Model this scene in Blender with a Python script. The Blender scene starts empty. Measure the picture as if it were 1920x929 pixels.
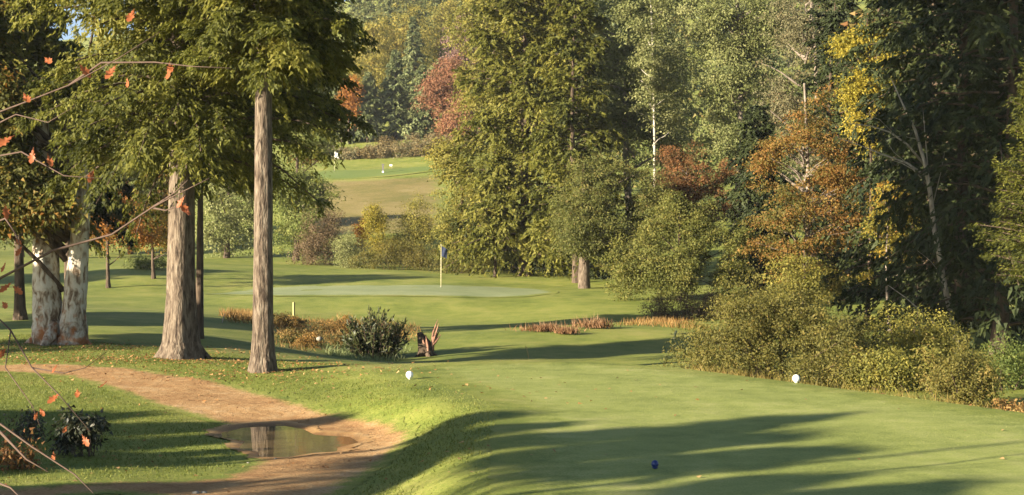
import bpy, bmesh, math, random
import numpy as np
from mathutils import Vector, geometry

# ------------------------------------------------------------------ camera, sky, sun, exposure
sc = bpy.context.scene
COL = sc.collection
F = 2700.0                      # focal length in pixels of a 1920 wide frame
CAM = np.array((0.0, 0.0, 2.2))
cam = bpy.data.cameras.new("camera"); cam_o = bpy.data.objects.new("camera", cam); COL.objects.link(cam_o)
cam.sensor_width = 36.0; cam.lens = 36.0 * F / 1920.0
cam.clip_start = 0.1; cam.clip_end = 3000
cam_o.location = CAM; cam_o.rotation_euler = (math.radians(90), 0, 0)
sc.camera = cam_o

SUN_EL = math.radians(14.5)
SUN_PHI = math.radians(57)      # sun stands left of and behind the camera
sdir = Vector((-math.sin(SUN_PHI) * math.cos(SUN_EL), -math.cos(SUN_PHI) * math.cos(SUN_EL), math.sin(SUN_EL)))
world = bpy.data.worlds.new("World"); sc.world = world; world.use_nodes = True
wn = world.node_tree.nodes; wl = world.node_tree.links
bgn = wn["Background"]; sky = wn.new("ShaderNodeTexSky")
sky.sky_type = 'NISHITA'; sky.sun_disc = False
sky.sun_elevation = SUN_EL
sky.sun_rotation = math.atan2(sdir.x, sdir.y)
sky.air_density = 0.7; sky.dust_density = 0.3; sky.ozone_density = 1.4
wl.new(sky.outputs[0], bgn.inputs[0]); bgn.inputs[1].default_value = 0.05
sun = bpy.data.lights.new("sun", 'SUN'); sun_o = bpy.data.objects.new("sun", sun); COL.objects.link(sun_o)
sun.energy = 5.0; sun.angle = math.radians(0.5); sun.color = (1.0, 0.88, 0.69)
sun_o.rotation_euler = sdir.to_track_quat('Z', 'Y').to_euler()
sc.view_settings.view_transform = 'Standard'; sc.view_settings.look = 'None'
sc.view_settings.exposure = 2.05; sc.view_settings.gamma = 1.0
cy = sc.cycles
cy.max_bounces = 5; cy.diffuse_bounces = 3; cy.glossy_bounces = 2; cy.transmission_bounces = 3; cy.transparent_max_bounces = 4
cy.use_denoising = True
cy.use_fast_gi = False

HAZE = 0.00015
R = np.random.default_rng(7)

# ------------------------------------------------------------------ helpers: objects and tags
def tag(o, label=None, cat=None, group=None, kind=None):
    if label: o['label'] = label
    if cat: o['category'] = cat
    if group: o['group'] = group
    if kind: o['kind'] = kind
    return o
def link(name, me, mat=None, parent=None, loc=None):
    o = bpy.data.objects.new(name, me); COL.objects.link(o)
    if mat is not None and me is not None and len(me.materials) == 0: me.materials.append(mat)
    if parent is not None: o.parent = parent
    if loc is not None: o.location = loc
    return o
def thing(name, label, cat, loc, group=None, rz=0.0):
    o = bpy.data.objects.new(name, None); COL.objects.link(o)
    o.empty_display_size = 0.3
    o.location = loc; o.rotation_euler = (0, 0, rz)
    return tag(o, label, cat, group)
def copy_tree(o, parent=None):
    c = o.copy(); COL.objects.link(c)
    if parent is not None: c.parent = parent
    for ch in list(o.children): copy_tree(ch, c)
    return c

class MB:
    """collects tubes and boxes, builds one mesh"""
    def __init__(s): s.v = []; s.f = []
    def add(s, v, f):
        n = len(s.v); s.v += [tuple(map(float, p)) for p in v]; s.f += [tuple(i + n for i in q) for q in f]
    def tube(s, pts, rad, sides=6, wob=0.0, cap=True, lobes=0.0, rng=None):
        pts = [np.array(p, float) for p in pts]; n = len(pts); v = []; f = []
        rng = rng or R
        prev = None
        ph = rng.uniform(0, 6.28)
        wl_ = 1 + wob * rng.normal(0, 1, (n, sides))
        for i, p in enumerate(pts):
            t = pts[min(i + 1, n - 1)] - pts[max(i - 1, 0)]; t /= max(1e-9, np.linalg.norm(t))
            if prev is None:
                a = np.array((1.0, 0, 0)) if abs(t[0]) < .8 else np.array((0, 1.0, 0))
            else: a = prev
            a = a - t * np.dot(a, t); a /= np.linalg.norm(a); b = np.cross(t, a); prev = a
            for k in range(sides):
                an = 2 * math.pi * k / sides
                r = rad[i] * wl_[i, k]
                if lobes: r *= 1 + lobes * max(0.0, 1 - i / (n * .35)) * math.cos(5 * an + ph) 
                v.append(p + a * r * math.cos(an) + b * r * math.sin(an))
        for i in range(n - 1):
            for k in range(sides):
                k2 = (k + 1) % sides
                f.append((i * sides + k, i * sides + k2, (i + 1) * sides + k2, (i + 1) * sides + k))
        if cap:
            f.append(tuple(range(sides - 1, -1, -1))); f.append(tuple((n - 1) * sides + k for k in range(sides)))
        s.add(v, f)
    def lathe(s, prof, sides=16, c=(0, 0, 0)):
        s.tube([(c[0], c[1], c[2] + z) for r, z in prof], [max(r, 1e-4) for r, z in prof], sides)
    def box(s, c, d, rz=0.0):
        x, y, z = d[0] / 2, d[1] / 2, d[2] / 2; ca, sa = math.cos(rz), math.sin(rz); v = []
        for k in (-1, 1):
            for (i, j) in ((-1, -1), (1, -1), (1, 1), (-1, 1)):
                v.append((c[0] + i * x * ca - j * y * sa, c[1] + i * x * sa + j * y * ca, c[2] + k * z))
        s.add(v, [(3, 2, 1, 0), (4, 5, 6, 7), (0, 1, 5, 4), (1, 2, 6, 5), (2, 3, 7, 6), (3, 0, 4, 7)])
    def mesh(s, name, smooth=True):
        me = bpy.data.meshes.new(name); me.from_pydata(s.v, [], s.f)
        if smooth: me.polygons.foreach_set("use_smooth", [True] * len(me.polygons))
        me.update(); return me
    def build(s, name, mat, parent=None, loc=None, smooth=True):
        return link(name, s.mesh(name, smooth), mat, parent, loc)

# ------------------------------------------------------------------ helpers: materials
def ramp_node(nt, cols, pos=None):
    r = nt.nodes.new("ShaderNodeValToRGB"); cr = r.color_ramp
    n = len(cols); pos = pos or [i / (n - 1) for i in range(n)]
    while len(cr.elements) < n: cr.elements.new(0.5)
    for e, p, c in zip(cr.elements, pos, cols):
        e.position = p
    for e, p, c in zip(cr.elements, pos, cols):
        e.color = (c[0], c[1], c[2], 1)
    return r
def new_mat(name):
    m = bpy.data.materials.new(name); m.use_nodes = True
    nt = m.node_tree; nt.nodes.clear()
    out = nt.nodes.new("ShaderNodeOutputMaterial")
    return m, nt, out
def foliage(name, cols, transl=0.35, pos=None, rough=0.65, spec=0.25, gain=1.0):
    m, nt, out = new_mat(name); L = nt.links
    at = nt.nodes.new("ShaderNodeAttribute"); at.attribute_name = "tone"
    cols = [tuple(min(1, c * gain) for c in q) for q in cols]
    r = ramp_node(nt, cols, pos); L.new(at.outputs["Fac"], r.inputs[0])
    p = nt.nodes.new("ShaderNodeBsdfPrincipled"); L.new(r.outputs[0], p.inputs["Base Color"])
    p.inputs["Roughness"].default_value = rough; p.inputs["Specular IOR Level"].default_value = spec
    t = nt.nodes.new("ShaderNodeBsdfTranslucent"); L.new(r.outputs[0], t.inputs[0])
    mx = nt.nodes.new("ShaderNodeMixShader"); mx.inputs[0].default_value = transl
    L.new(p.outputs[0], mx.inputs[1]); L.new(t.outputs[0], mx.inputs[2]); L.new(mx.outputs[0], out.inputs[0])
    return m
def noise_mat(name, cols, scale, detail=5, rough=0.85, bump=0.3, bdist=0.02, stretch=(1, 1, 1), pos=None, bscale=None, spec=0.2, dist=0.0, bstretch=None, rand=0.0):
    m, nt, out = new_mat(name); L = nt.links
    tc = nt.nodes.new("ShaderNodeTexCoord"); mp = nt.nodes.new("ShaderNodeMapping"); mp.inputs["Scale"].default_value = stretch
    L.new(tc.outputs["Object"], mp.inputs[0])
    n = nt.nodes.new("ShaderNodeTexNoise"); n.inputs["Scale"].default_value = scale; n.inputs["Detail"].default_value = detail
    n.inputs["Roughness"].default_value = 0.6; n.inputs["Distortion"].default_value = dist
    L.new(mp.outputs[0], n.inputs["Vector"])
    r = ramp_node(nt, cols, pos); L.new(n.outputs["Fac"], r.inputs[0])
    p = nt.nodes.new("ShaderNodeBsdfPrincipled"); L.new(r.outputs[0], p.inputs["Base Color"])
    p.inputs["Roughness"].default_value = rough; p.inputs["Specular IOR Level"].default_value = spec
    n2 = nt.nodes.new("ShaderNodeTexNoise"); n2.inputs["Scale"].default_value = bscale or scale * 2.5; n2.inputs["Detail"].default_value = 6
    if bstretch:
        mp2 = nt.nodes.new("ShaderNodeMapping"); mp2.inputs["Scale"].default_value = bstretch
        L.new(tc.outputs["Object"], mp2.inputs[0]); L.new(mp2.outputs[0], n2.inputs["Vector"])
    else: L.new(mp.outputs[0], n2.inputs["Vector"])
    b = nt.nodes.new("ShaderNodeBump"); b.inputs["Strength"].default_value = bump; b.inputs["Distance"].default_value = bdist
    L.new(n2.outputs["Fac"], b.inputs["Height"]); L.new(b.outputs[0], p.inputs["Normal"])
    L.new(p.outputs[0], out.inputs[0])
    return m
def plain(name, col, rough=0.6, spec=0.3, var=0.12, scale=6.0):
    d = tuple(c * (1 - var) for c in col); u = tuple(min(1, c * (1 + var)) for c in col)
    return noise_mat(name, [d, u], scale, rough=rough, bump=0.08, bdist=0.005, spec=spec, pos=[.35, .65])
ROUGH = [(.38, (.090, .122, .017)), (.46, (.155, .185, .029)), (.53, (.215, .232, .043)), (.62, (.285, .265, .073))]
def turf(name, stops, coarse=0.35, mid=2.2, fine=26.0, bump=0.6, bdist=0.02, stripe=None, rough=0.75, edge=False, ROUGH=ROUGH):
    """grass surface: three noises mixed into one ramp, fine relief"""
    m, nt, out = new_mat(name); L = nt.links
    tc = nt.nodes.new("ShaderNodeTexCoord")
    def nz(s, d, det=5):
        n = nt.nodes.new("ShaderNodeTexNoise"); n.inputs["Scale"].default_value = s; n.inputs["Detail"].default_value = det
        n.inputs["Roughness"].default_value = .62
        L.new(tc.outputs["Object"], n.inputs["Vector"]); return n.outputs["Fac"]
    def mth(op, a, b):
        x = nt.nodes.new("ShaderNodeMath"); x.operation = op
        for i, q in enumerate((a, b)):
            if isinstance(q, (int, float)): x.inputs[i].default_value = q
            else: L.new(q, x.inputs[i])
        return x.outputs[0]
    a = nz(coarse, 0, 3); b = nz(mid, 0); c = nz(fine, 0, 3)
    s = mth('ADD', mth('ADD', mth('MULTIPLY', a, .36), mth('MULTIPLY', b, .28)), mth('MULTIPLY', c, .36))
    r = ramp_node(nt, [q for _, q in stops], [p for p, _ in stops]); L.new(s, r.inputs[0])
    p = nt.nodes.new("ShaderNodeBsdfPrincipled"); L.new(r.outputs[0], p.inputs["Base Color"])
    p.inputs["Roughness"].default_value = rough; p.inputs["Specular IOR Level"].default_value = .25
    if edge:                                   # sheet frays into the surrounding grass
        at = nt.nodes.new("ShaderNodeAttribute"); at.attribute_name = "edge"
        e = mth('ADD', at.outputs["Fac"], mth('MULTIPLY', mth('SUBTRACT', mth('ADD', mth('MULTIPLY', b, .5), mth('MULTIPLY', c, .5)), .5), 1.6))
        rc = ramp_node(nt, [(0, 0, 0), (1, 1, 1)], [.22, .62]); L.new(e, rc.inputs[0])
        r0 = ramp_node(nt, [q for _, q in ROUGH], [q for q, _ in ROUGH]); L.new(s, r0.inputs[0])
        mx = nt.nodes.new("ShaderNodeMix"); mx.data_type = 'RGBA'; L.new(rc.outputs[0], mx.inputs[0]); L.new(r0.outputs[0], mx.inputs[6]); L.new(r.outputs[0], mx.inputs[7])
        L.new(mx.outputs[2], p.inputs["Base Color"])
    f2 = nz(fine * 2.2, 0, 4); h = mth('ADD', mth('MULTIPLY', f2, .6), mth('MULTIPLY', b, 1.5))
    bn = nt.nodes.new("ShaderNodeBump"); bn.inputs["Strength"].default_value = bump; bn.inputs["Distance"].default_value = bdist
    L.new(h, bn.inputs["Height"]); L.new(bn.outputs[0], p.inputs["Normal"])
    L.new(p.outputs[0], out.inputs[0])
    return m

# ------------------------------------------------------------------ terrain
def W(px, py, Y): return np.array(((px - 960) * Y / F, Y, 2.2 - (py - 464.5) * Y / F))
def X(px, Y): return (px - 960) * Y / F
_anch = []
def A(px, py, Y): _anch.append(W(px, py, Y))
for q in [(-200, 665, 30), (110, 640, 33), (340, 672, 29.3), (493, 697, 26.4), (20, 690, 27.2), (250, 710, 25.6), (430, 745, 23.5), (600, 775, 21.7),
          (740, 815, 19.6), (840, 760, 20.5), (560, 830, 19.2), (600, 890, 16.3), (480, 915, 15.4), (200, 760, 22.2), (100, 870, 16.5), (-200, 800, 19), (350, 850, 18.4),
          (600, 668, 36), (530, 660, 35), (440, 640, 37), (250, 618, 38), (240, 640, 34), (420, 596, 48), (700, 672, 40), (900, 658, 41), (1200, 655, 42), (0, 620, 40), (560, 622, 48), (700, 612, 54),
          (700, 597, 60.5), (500, 590, 60.5), (900, 600, 60), (1040, 625, 46), (1130, 617, 48), (1200, 605, 54), (380, 590, 52), (200, 580, 55), (700, 574, 63.6), (500, 572, 63.6), (950, 580, 63),
          (500, 557, 66.5), (700, 556, 66), (970, 563, 66), (1060, 550, 70), (700, 534, 78), (380, 553, 70), (380, 543, 76), (830, 536, 76), (1000, 540, 77),
          (600, 508, 88), (700, 508, 88), (800, 517, 86), (930, 522, 84), (1060, 525, 82), (1095, 543, 74), (1150, 590, 60), (1300, 600, 58),
          (200, 541, 74), (300, 524, 77), (440, 507, 84), (200, 485, 105), (420, 488, 100), (0, 530, 75), (60, 480, 110), (300, 470, 118),
          (600, 500, 97), (700, 500, 97), (820, 505, 97), (560, 430, 122), (715, 415, 124), (850, 415, 124), (715, 372, 140), (715, 335, 155), (630, 321, 162), (760, 311, 166), (860, 305, 166),
          (700, 296, 174), (700, 262, 190), (520, 320, 165)]:
    A(*q)
_anch = list(_anch)
for p in [(-7, 0, -.15), (-14, 8, -.1), (-20, 20, 0.1), (-30, 35, .4), (-3, 8, -.3), (-12, 14, -.15), (-40, 60, .8), (-60, 100, 3), (-70, 160, 9), (-80, 220, 18), (-50, 220, 20), (-30, 250, 27),
          (-80, 320, 30), (-30, 320, 44), (10, 250, 34), (20, 320, 58), (60, 250, 34), (60, 160, 12), (60, 100, 3), (30, 120, 4), (25, 85, .6), (30, 60, 0), (20, 45, -.5), (12, 35, -.55), (8, 28, -.5), (20, 25, -.5), (30, 30, -.3),
          (12, 20, -.45), (16, 10, -.4), (8, 24.5, -.5), (3, 34, -.65), (0, 33, -.6), (6, 40, -.65), (10, 50, -.5), (14, 62, -.2), (0, 14, -.4), (2, 20, -.4), (4, 10, -.4), (40, 10, 0), (30, -20, 0), (-30, -20, .2), (0, -20, -.2),
          (-160, 100, 6), (160, 100, 8), (-160, 320, 34), (160, 320, 60), (-160, -20, 1), (160, -20, 1), (0, 450, 88), (-160, 450, 60), (160, 450, 90)]:
    _anch.append(np.array(p, float))
_anch = np.array(_anch)
# radial spline in a compressed space so that near detail keeps its scale
def _cmp(x, y):
    s = np.maximum(0, y)
    k = 1.0 / (1 + s / 45.0)
    return x * k, 45 * np.log1p(s / 45.0) + np.minimum(0, y)
ax, ay = _cmp(_anch[:, 0], _anch[:, 1])
def _phi(r2): return np.where(r2 > 1e-12, .5 * r2 * np.log(np.maximum(r2, 1e-12)), 0)
_n = len(ax)
_K = _phi((ax[:, None] - ax[None]) ** 2 + (ay[:, None] - ay[None]) ** 2) + np.eye(_n) * 0.12
_P = np.stack([np.ones(_n), ax, ay], 1)
_M = np.block([[_K, _P], [_P.T, np.zeros((3, 3))]])
_w = np.linalg.solve(_M, np.concatenate([_anch[:, 2], np.zeros(3)]))
def _base(x, y):
    shp = x.shape; cx, cyy = _cmp(x.ravel(), y.ravel()); out = np.empty(cx.size)
    for i in range(0, cx.size, 20000):
        a, b = cx[i:i + 20000], cyy[i:i + 20000]
        out[i:i + 20000] = _phi((a[:, None] - ax[None]) ** 2 + (b[:, None] - ay[None]) ** 2) @ _w[:_n] + _w[_n] + _w[_n + 1] * a + _w[_n + 2] * b
    return out.reshape(shp)
def sdist(x, y, poly):
    """signed distance to a polygon, positive inside"""
    P = np.array(poly, float); Q = np.roll(P, -1, 0)
    d = np.full(x.shape, 1e9); ins = np.zeros(x.shape, bool)
    for (x1, y1), (x2, y2) in zip(P, Q):
        ex, ey = x2 - x1, y2 - y1
        t = np.clip(((x - x1) * ex + (y - y1) * ey) / (ex * ex + ey * ey + 1e-12), 0, 1)
        d = np.minimum(d, np.hypot(x - x1 - t * ex, y - y1 - t * ey))
        c = ((y1 > y) != (y2 > y)) & (x < (x2 - x1) * (y - y1) / (y2 - y1 + 1e-12) + x1)
        ins ^= c
    return np.where(ins, d, -d)
def sst(a, b, v):
    t = np.clip((v - a) / (b - a), 0, 1); return t * t * (3 - 2 * t)
TEE = [(-0.5, -20), (-.45, 12), (-.5, 17), (-.6, 19.2), (-1.35, 22.3), (-2.2, 25), (-3.1, 26.3), (-3.3, 27.0), (-1.9, 27.7), (-.5, 28.1), (1.5, 27.9), (3.1, 26.7), (4.9, 23.6), (7.1, 19.1), (10, 12), (13, -20)]
PUD = [(-4.3, 20.4), (-4.0, 21.2), (-3.4, 21.5), (-2.9, 20.9), (-2.65, 20.2), (-2.1, 20.0), (-1.85, 19.2), (-2.1, 18.6), (-2.05, 18.1), (-2.45, 17.9), (-2.75, 17.45), (-3.25, 17.55), (-3.35, 18.1), (-3.7, 18.5), (-3.75, 19.3), (-4.15, 19.7)]
PUD = [(-2.95 + (x + 2.95) * .92, 19.4 + (y - 19.4) * .86) for x, y in PUD]
def _wave(x, y, s, a):
    return a * (np.sin(x * s + 1.3 * np.sin(y * s * .7)) * np.cos(y * s * .83 + .9 * np.sin(x * s * .6)))
def Z(x, y):
    x = np.asarray(x, float); y = np.asarray(y, float)
    z = _base(x, y)
    z = z + _wave(x, y, .9, .025) + _wave(x + 5, y - 3, 2.3, .010)
    # flat ground round the puddle
    dp = sdist(x, y, PUD)
    w = sst(-1.6, -.25, dp); z = z * (1 - w) + w * (-.385)
    z = z - .07 * sst(-.1, .35, dp)
    # raised tee
    d = sdist(x, y, TEE)
    w = sst(-1.25, .35, d)
    z = z * (1 - w) + w * (0.012 * np.sin(x * .8) * np.cos(y * .5) + .004 * np.sin(x * 3 + y * 2))
    return z
def Zp(x, y): return float(Z(np.array([x]), np.array([y]))[0])
def G(x, y, dz=0.0): return (x, y, Zp(x, y) + dz)
def hit(px, py, lo=8, hi=330):
    Ys = np.concatenate([np.linspace(lo, 60, 1500), np.linspace(60.05, hi, 2500)])
    dx = (px - 960) / F; dz = -(py - 464.5) / F
    zz = 2.2 + dz * Ys - Z(dx * Ys, Ys)
    k = np.argmax(zz < 0) if (zz < 0).any() else len(Ys) - 1
    return np.array((dx * Ys[k], Ys[k], Z(dx * Ys[k:k + 1], Ys[k:k + 1])[0]))

def grid_mesh(name, xs, ys, zfun):
    XX, YY = np.meshgrid(xs, ys); ZZ = zfun(XX, YY)
    v = np.stack([XX, YY, ZZ], -1).reshape(-1, 3); nx, ny = len(xs), len(ys)
    i = np.arange(nx * ny).reshape(ny, nx)
    q = np.stack([i[:-1, :-1], i[:-1, 1:], i[1:, 1:], i[1:, :-1]], -1).reshape(-1, 4)
    return np_mesh(name, v, q, smooth=True)
def np_mesh(name, v, q, smooth=False, tone=None):
    me = bpy.data.meshes.new(name); n, k = q.shape
    me.vertices.add(len(v)); me.vertices.foreach_set("co", np.ascontiguousarray(v, dtype=np.float32).ravel())
    me.loops.add(n * k); me.loops.foreach_set("vertex_index", np.ascontiguousarray(q, dtype=np.int32).ravel())
    me.polygons.add(n); me.polygons.foreach_set("loop_start", np.arange(0, n * k, k, dtype=np.int32))
    if smooth: me.polygons.foreach_set("use_smooth", np.ones(n, bool))
    if tone is not None:
        a = me.attributes.new("tone", 'FLOAT', 'POINT'); a.data.foreach_set("value", np.ascontiguousarray(tone, dtype=np.float32))
    me.update(calc_edges=True); me.validate()
    return me
def spaced(lo, hi, step0, fine_lo, fine_hi, grow):
    a = list(np.arange(fine_lo, fine_hi + 1e-6, step0)); s = step0; x = a[-1]
    while x < hi: s *= grow; x += s; a.append(x)
    s = step0; x = fine_lo; b = []
    while x > lo: s *= grow; x -= s; b.append(x)
    return np.array(b[::-1] + a)
xs = spaced(-600, 600, .2, -8, 9, 1.055); ys = spaced(-60, 900, .2, 11, 31, 1.035)
M_rough = turf("rough_grass", ROUGH, coarse=.25, mid=1.3, fine=22)
ground = tag(link("ground", grid_mesh("ground", xs, ys, Z), M_rough), kind='structure')

def drape(name, poly, step, off, mat, ragged=0.0, seed=1, seg=None, feather=0.0):
    rng = np.random.default_rng(seed)
    P = []; n = len(poly); seg = seg or step
    for i in range(n):
        a = np.array(poly[i][:2], float); b = np.array(poly[(i + 1) % n][:2], float); m = max(1, int(np.hypot(*(b - a)) / seg))
        for k in range(m):
            p = a + (b - a) * k / m
            P.append(p)
    P = np.array(P)
    # soften the corners, then fray
    for _ in range(3): P = .25 * np.roll(P, 1, 0) + .5 * P + .25 * np.roll(P, -1, 0)
    if ragged:
        P = P + rng.normal(0, ragged, P.shape)
    P = P[:-1] if np.allclose(P[0], P[-1]) else P
    lo, hi = P.min(0), P.max(0)
    gx, gy = np.meshgrid(np.arange(lo[0], hi[0], step), np.arange(lo[1], hi[1], step)); gx = gx.ravel() + rng.uniform(-.1, .1, gx.size) * step; gy = gy.ravel() + rng.uniform(-.1, .1, gy.size) * step
    k = sdist(gx, gy, P) > step * .45
    allp = np.concatenate([P, np.stack([gx[k], gy[k]], 1)])
    nb = len(P)
    r = geometry.delaunay_2d_cdt([Vector(p) for p in allp], [(i, (i + 1) % nb) for i in range(nb)], [], 1, 1e-5)
    vv = np.array([(v.x, v.y) for v in r[0]])
    zz = Z(vv[:, 0], vv[:, 1]) + off
    me = bpy.data.meshes.new(name); me.from_pydata(np.column_stack([vv, zz]).tolist(), [], [tuple(f) for f in r[2]])
    me.polygons.foreach_set("use_smooth", [True] * len(me.polygons)); me.update()
    if feather:
        at = me.attributes.new("edge", 'FLOAT', 'POINT'); at.data.foreach_set("value", np.clip(sdist(vv[:, 0], vv[:, 1], P) / feather, 0, 1).astype(np.float32))
    # all faces up
    nn = np.empty(len(me.polygons) * 3); me.polygons.foreach_get("normal", nn)
    if nn.reshape(-1, 3)[:, 2].mean() < 0: me.flip_normals()
    return link(name, me, mat)

M_tee = turf("tee_turf", [(.39, (.14, .17, .034)), (.46, (.215, .247, .055)), (.53, (.265, .292, .074)), (.61, (.335, .33, .115))], coarse=.45, mid=2.4, fine=42, bump=.55, bdist=.02, edge=True)
M_green = turf("putting_turf", [(.40, (.19, .225, .10)), (.5, (.23, .26, .12)), (.6, (.27, .295, .145))], coarse=.2, mid=.8, fine=14, bump=.2, bdist=.01, edge=True)
M_fair = turf("dry_fairway", [(.40, (.14, .13, .03)), (.47, (.19, .155, .045)), (.53, (.225, .175, .06)), (.6, (.26, .21, .08))], coarse=.12, mid=.6, fine=4, bump=.4, bdist=.05, edge=True)
M_fargreen = turf("far_green_turf", [(.34, (.10, .15, .03)), (.6, (.15, .19, .045))], coarse=.1, mid=.5, fine=4, bump=.2, bdist=.03, edge=True)
M_dirt = turf("path_dirt", [(.38, (.20, .100, .036)), (.46, (.315, .175, .070)), (.53, (.375, .225, .095)), (.61, (.45, .30, .15))], coarse=.8, mid=4.5, fine=30, bump=.8, bdist=.03, rough=.95, edge=True)

tee = [(x, y) for (x, y) in TEE]
tag(drape("tee", [(-.25, 5), (-.2, 12), (-.25, 17), (-.15, 19.6), (-.9, 22.6), (-1.7, 25), (-1.85, 26.4), (-1.3, 27.3), (-.3, 27.75), (1.5, 27.55), (2.8, 26.5), (4.5, 23.7), (6.65, 19.1), (9.4, 12), (11, 5)],
          .25, .006, M_tee, ragged=.02, seed=3, seg=.12, feather=1.5), kind='structure')
UP = [(-260, 668), (-100, 676), (0, 684), (130, 682), (250, 690), (380, 708), (500, 737), (600, 765), (700, 779), (755, 787), (785, 803), (775, 828), (742, 862), (700, 890), (655, 922), (625, 950)]
DN = [(360, 960), (300, 935), (200, 926), (120, 935), (60, 960), (-150, 975), (-150, 930), (120, 905), (300, 902), (390, 897), (440, 880), (462, 862), (440, 830), (425, 800), (360, 784), (290, 764), (215, 736), (120, 708), (0, 699), (-100, 697), (-260, 690)]
pp = [hit(*p)[:2] for p in UP + DN]
PATH = [tuple(p) for p in pp]
tag(drape("path", PATH, .22, .008, M_dirt, ragged=.035, seed=5, seg=.1, feather=.45), kind='structure')
gp = [(372, 552), (450, 542), (600, 535), (830, 535), (960, 538), (1025, 543), (1052, 549), (1010, 556), (930, 560), (820, 558), (700, 556), (500, 557)]
GREEN = [tuple(hit(*p)[:2]) for p in gp]
tag(drape("putting_green", GREEN, .7, .012, M_green, ragged=.04, seed=8, seg=.4, feather=1.2), kind='structure')
fp = [hit(560, 448), hit(560, 337), hit(700, 337), hit(850, 322), hit(860, 448)]
tag(drape("fairway", [tuple(p[:2]) for p in fp], 2.0, .03, M_fair, ragged=.1, seed=9, feather=4), kind='structure')
fg = [hit(570, 339), hit(585, 320), hit(640, 318), hit(700, 319), hit(790, 311), hit(850, 309), hit(850, 318), hit(760, 328), hit(700, 336)]
tag(drape("far_green", [tuple(p[:2]) for p in fg], 1.5, .05, M_fargreen, ragged=.08, seed=10, feather=2), kind='structure')
# wet mud round the puddle
_c = np.mean(PUD, 0); mudp = [tuple(_c + (np.array(q) - _c) * 1.13) for q in PUD]
M_mud = turf("wet_mud", [(.40, (.14, .07, .027)), (.5, (.21, .115, .045)), (.6, (.28, .165, .07))], coarse=1.2, mid=5, fine=30, bump=.7, bdist=.03, rough=.5, edge=True, ROUGH=[(.38, (.22, .110, .038)), (.46, (.34, .19, .072)), (.53, (.42, .25, .10)), (.61, (.50, .34, .17))])
tag(drape("mud", mudp, .1, .012, M_mud, ragged=.03, seed=12, seg=.08, feather=.3), kind='structure')
# water of the puddle
m, nt, out = new_mat("puddle_water")
p = nt.nodes.new("ShaderNodeBsdfPrincipled"); p.inputs["Base Color"].default_value = (.13, .09, .045, 1); p.inputs["Roughness"].default_value = .035
p.inputs["IOR"].default_value = 1.33; p.inputs["Specular IOR Level"].default_value = .8
tcn = nt.nodes.new("ShaderNodeTexCoord"); nz = nt.nodes.new("ShaderNodeTexNoise"); nz.inputs["Scale"].default_value = 5; nt.links.new(tcn.outputs["Object"], nz.inputs["Vector"])
bb = nt.nodes.new("ShaderNodeBump"); bb.inputs["Strength"].default_value = .12; bb.inputs["Distance"].default_value = .01
nt.links.new(nz.outputs["Fac"], bb.inputs["Height"]); nt.links.new(bb.outputs[0], p.inputs["Normal"]); nt.links.new(p.outputs[0], out.inputs[0]); M_water = m
c = np.mean(PUD, 0); pw = [tuple(c + (np.array(q) - c) * 1.06) for q in PUD]
me = bpy.data.meshes.new("puddle"); me.from_pydata([(x, y, -.402) for x, y in pw], [], [tuple(range(len(pw)))]); me.update()
if me.polygons[0].normal.z < 0: me.flip_normals()
tag(link("puddle", me, M_water), kind='structure')

# ------------------------------------------------------------------ foliage builders (numpy)
def nrm(a): return a / np.maximum(1e-9, np.linalg.norm(a, axis=-1, keepdims=True))
def kites(p, d, n, L, Wd, tone, fold=.12):
    """leaf shaped quads: centre, long axis, normal, length, width"""
    d = nrm(d); n = nrm(n - d * (n * d).sum(-1, keepdims=True)); s = np.cross(d, n)
    L = np.asarray(L)[:, None]; Wd = np.asarray(Wd)[:, None]
    a = p - d * L * .34; c_ = p + d * L * .56 - n * L * fold
    v = np.stack([a + s * Wd * .5, c_, a - s * Wd * .5], 1)
    return v, np.repeat(tone, 3)
def kite_mesh(name, parts):
    v = np.concatenate([q[0] for q in parts]); t = np.concatenate([q[1] for q in parts])
    N = len(v); q = np.arange(N * 3).reshape(N, 3)
    return np_mesh(name, v.reshape(-1, 3), q, tone=np.clip(t, 0, 1))
def pnoise(p, s, seed=0):
    """cheap smooth 3D noise in -1..1"""
    r = np.random.default_rng(seed); o = np.zeros(len(p))
    for k in range(5):
        dv = r.normal(0, 1, 3) * s * (1 + .5 * k); o += np.sin(p @ dv + r.uniform(0, 6.28)) / (1 + .35 * k)
    return o / 2.3

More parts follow.
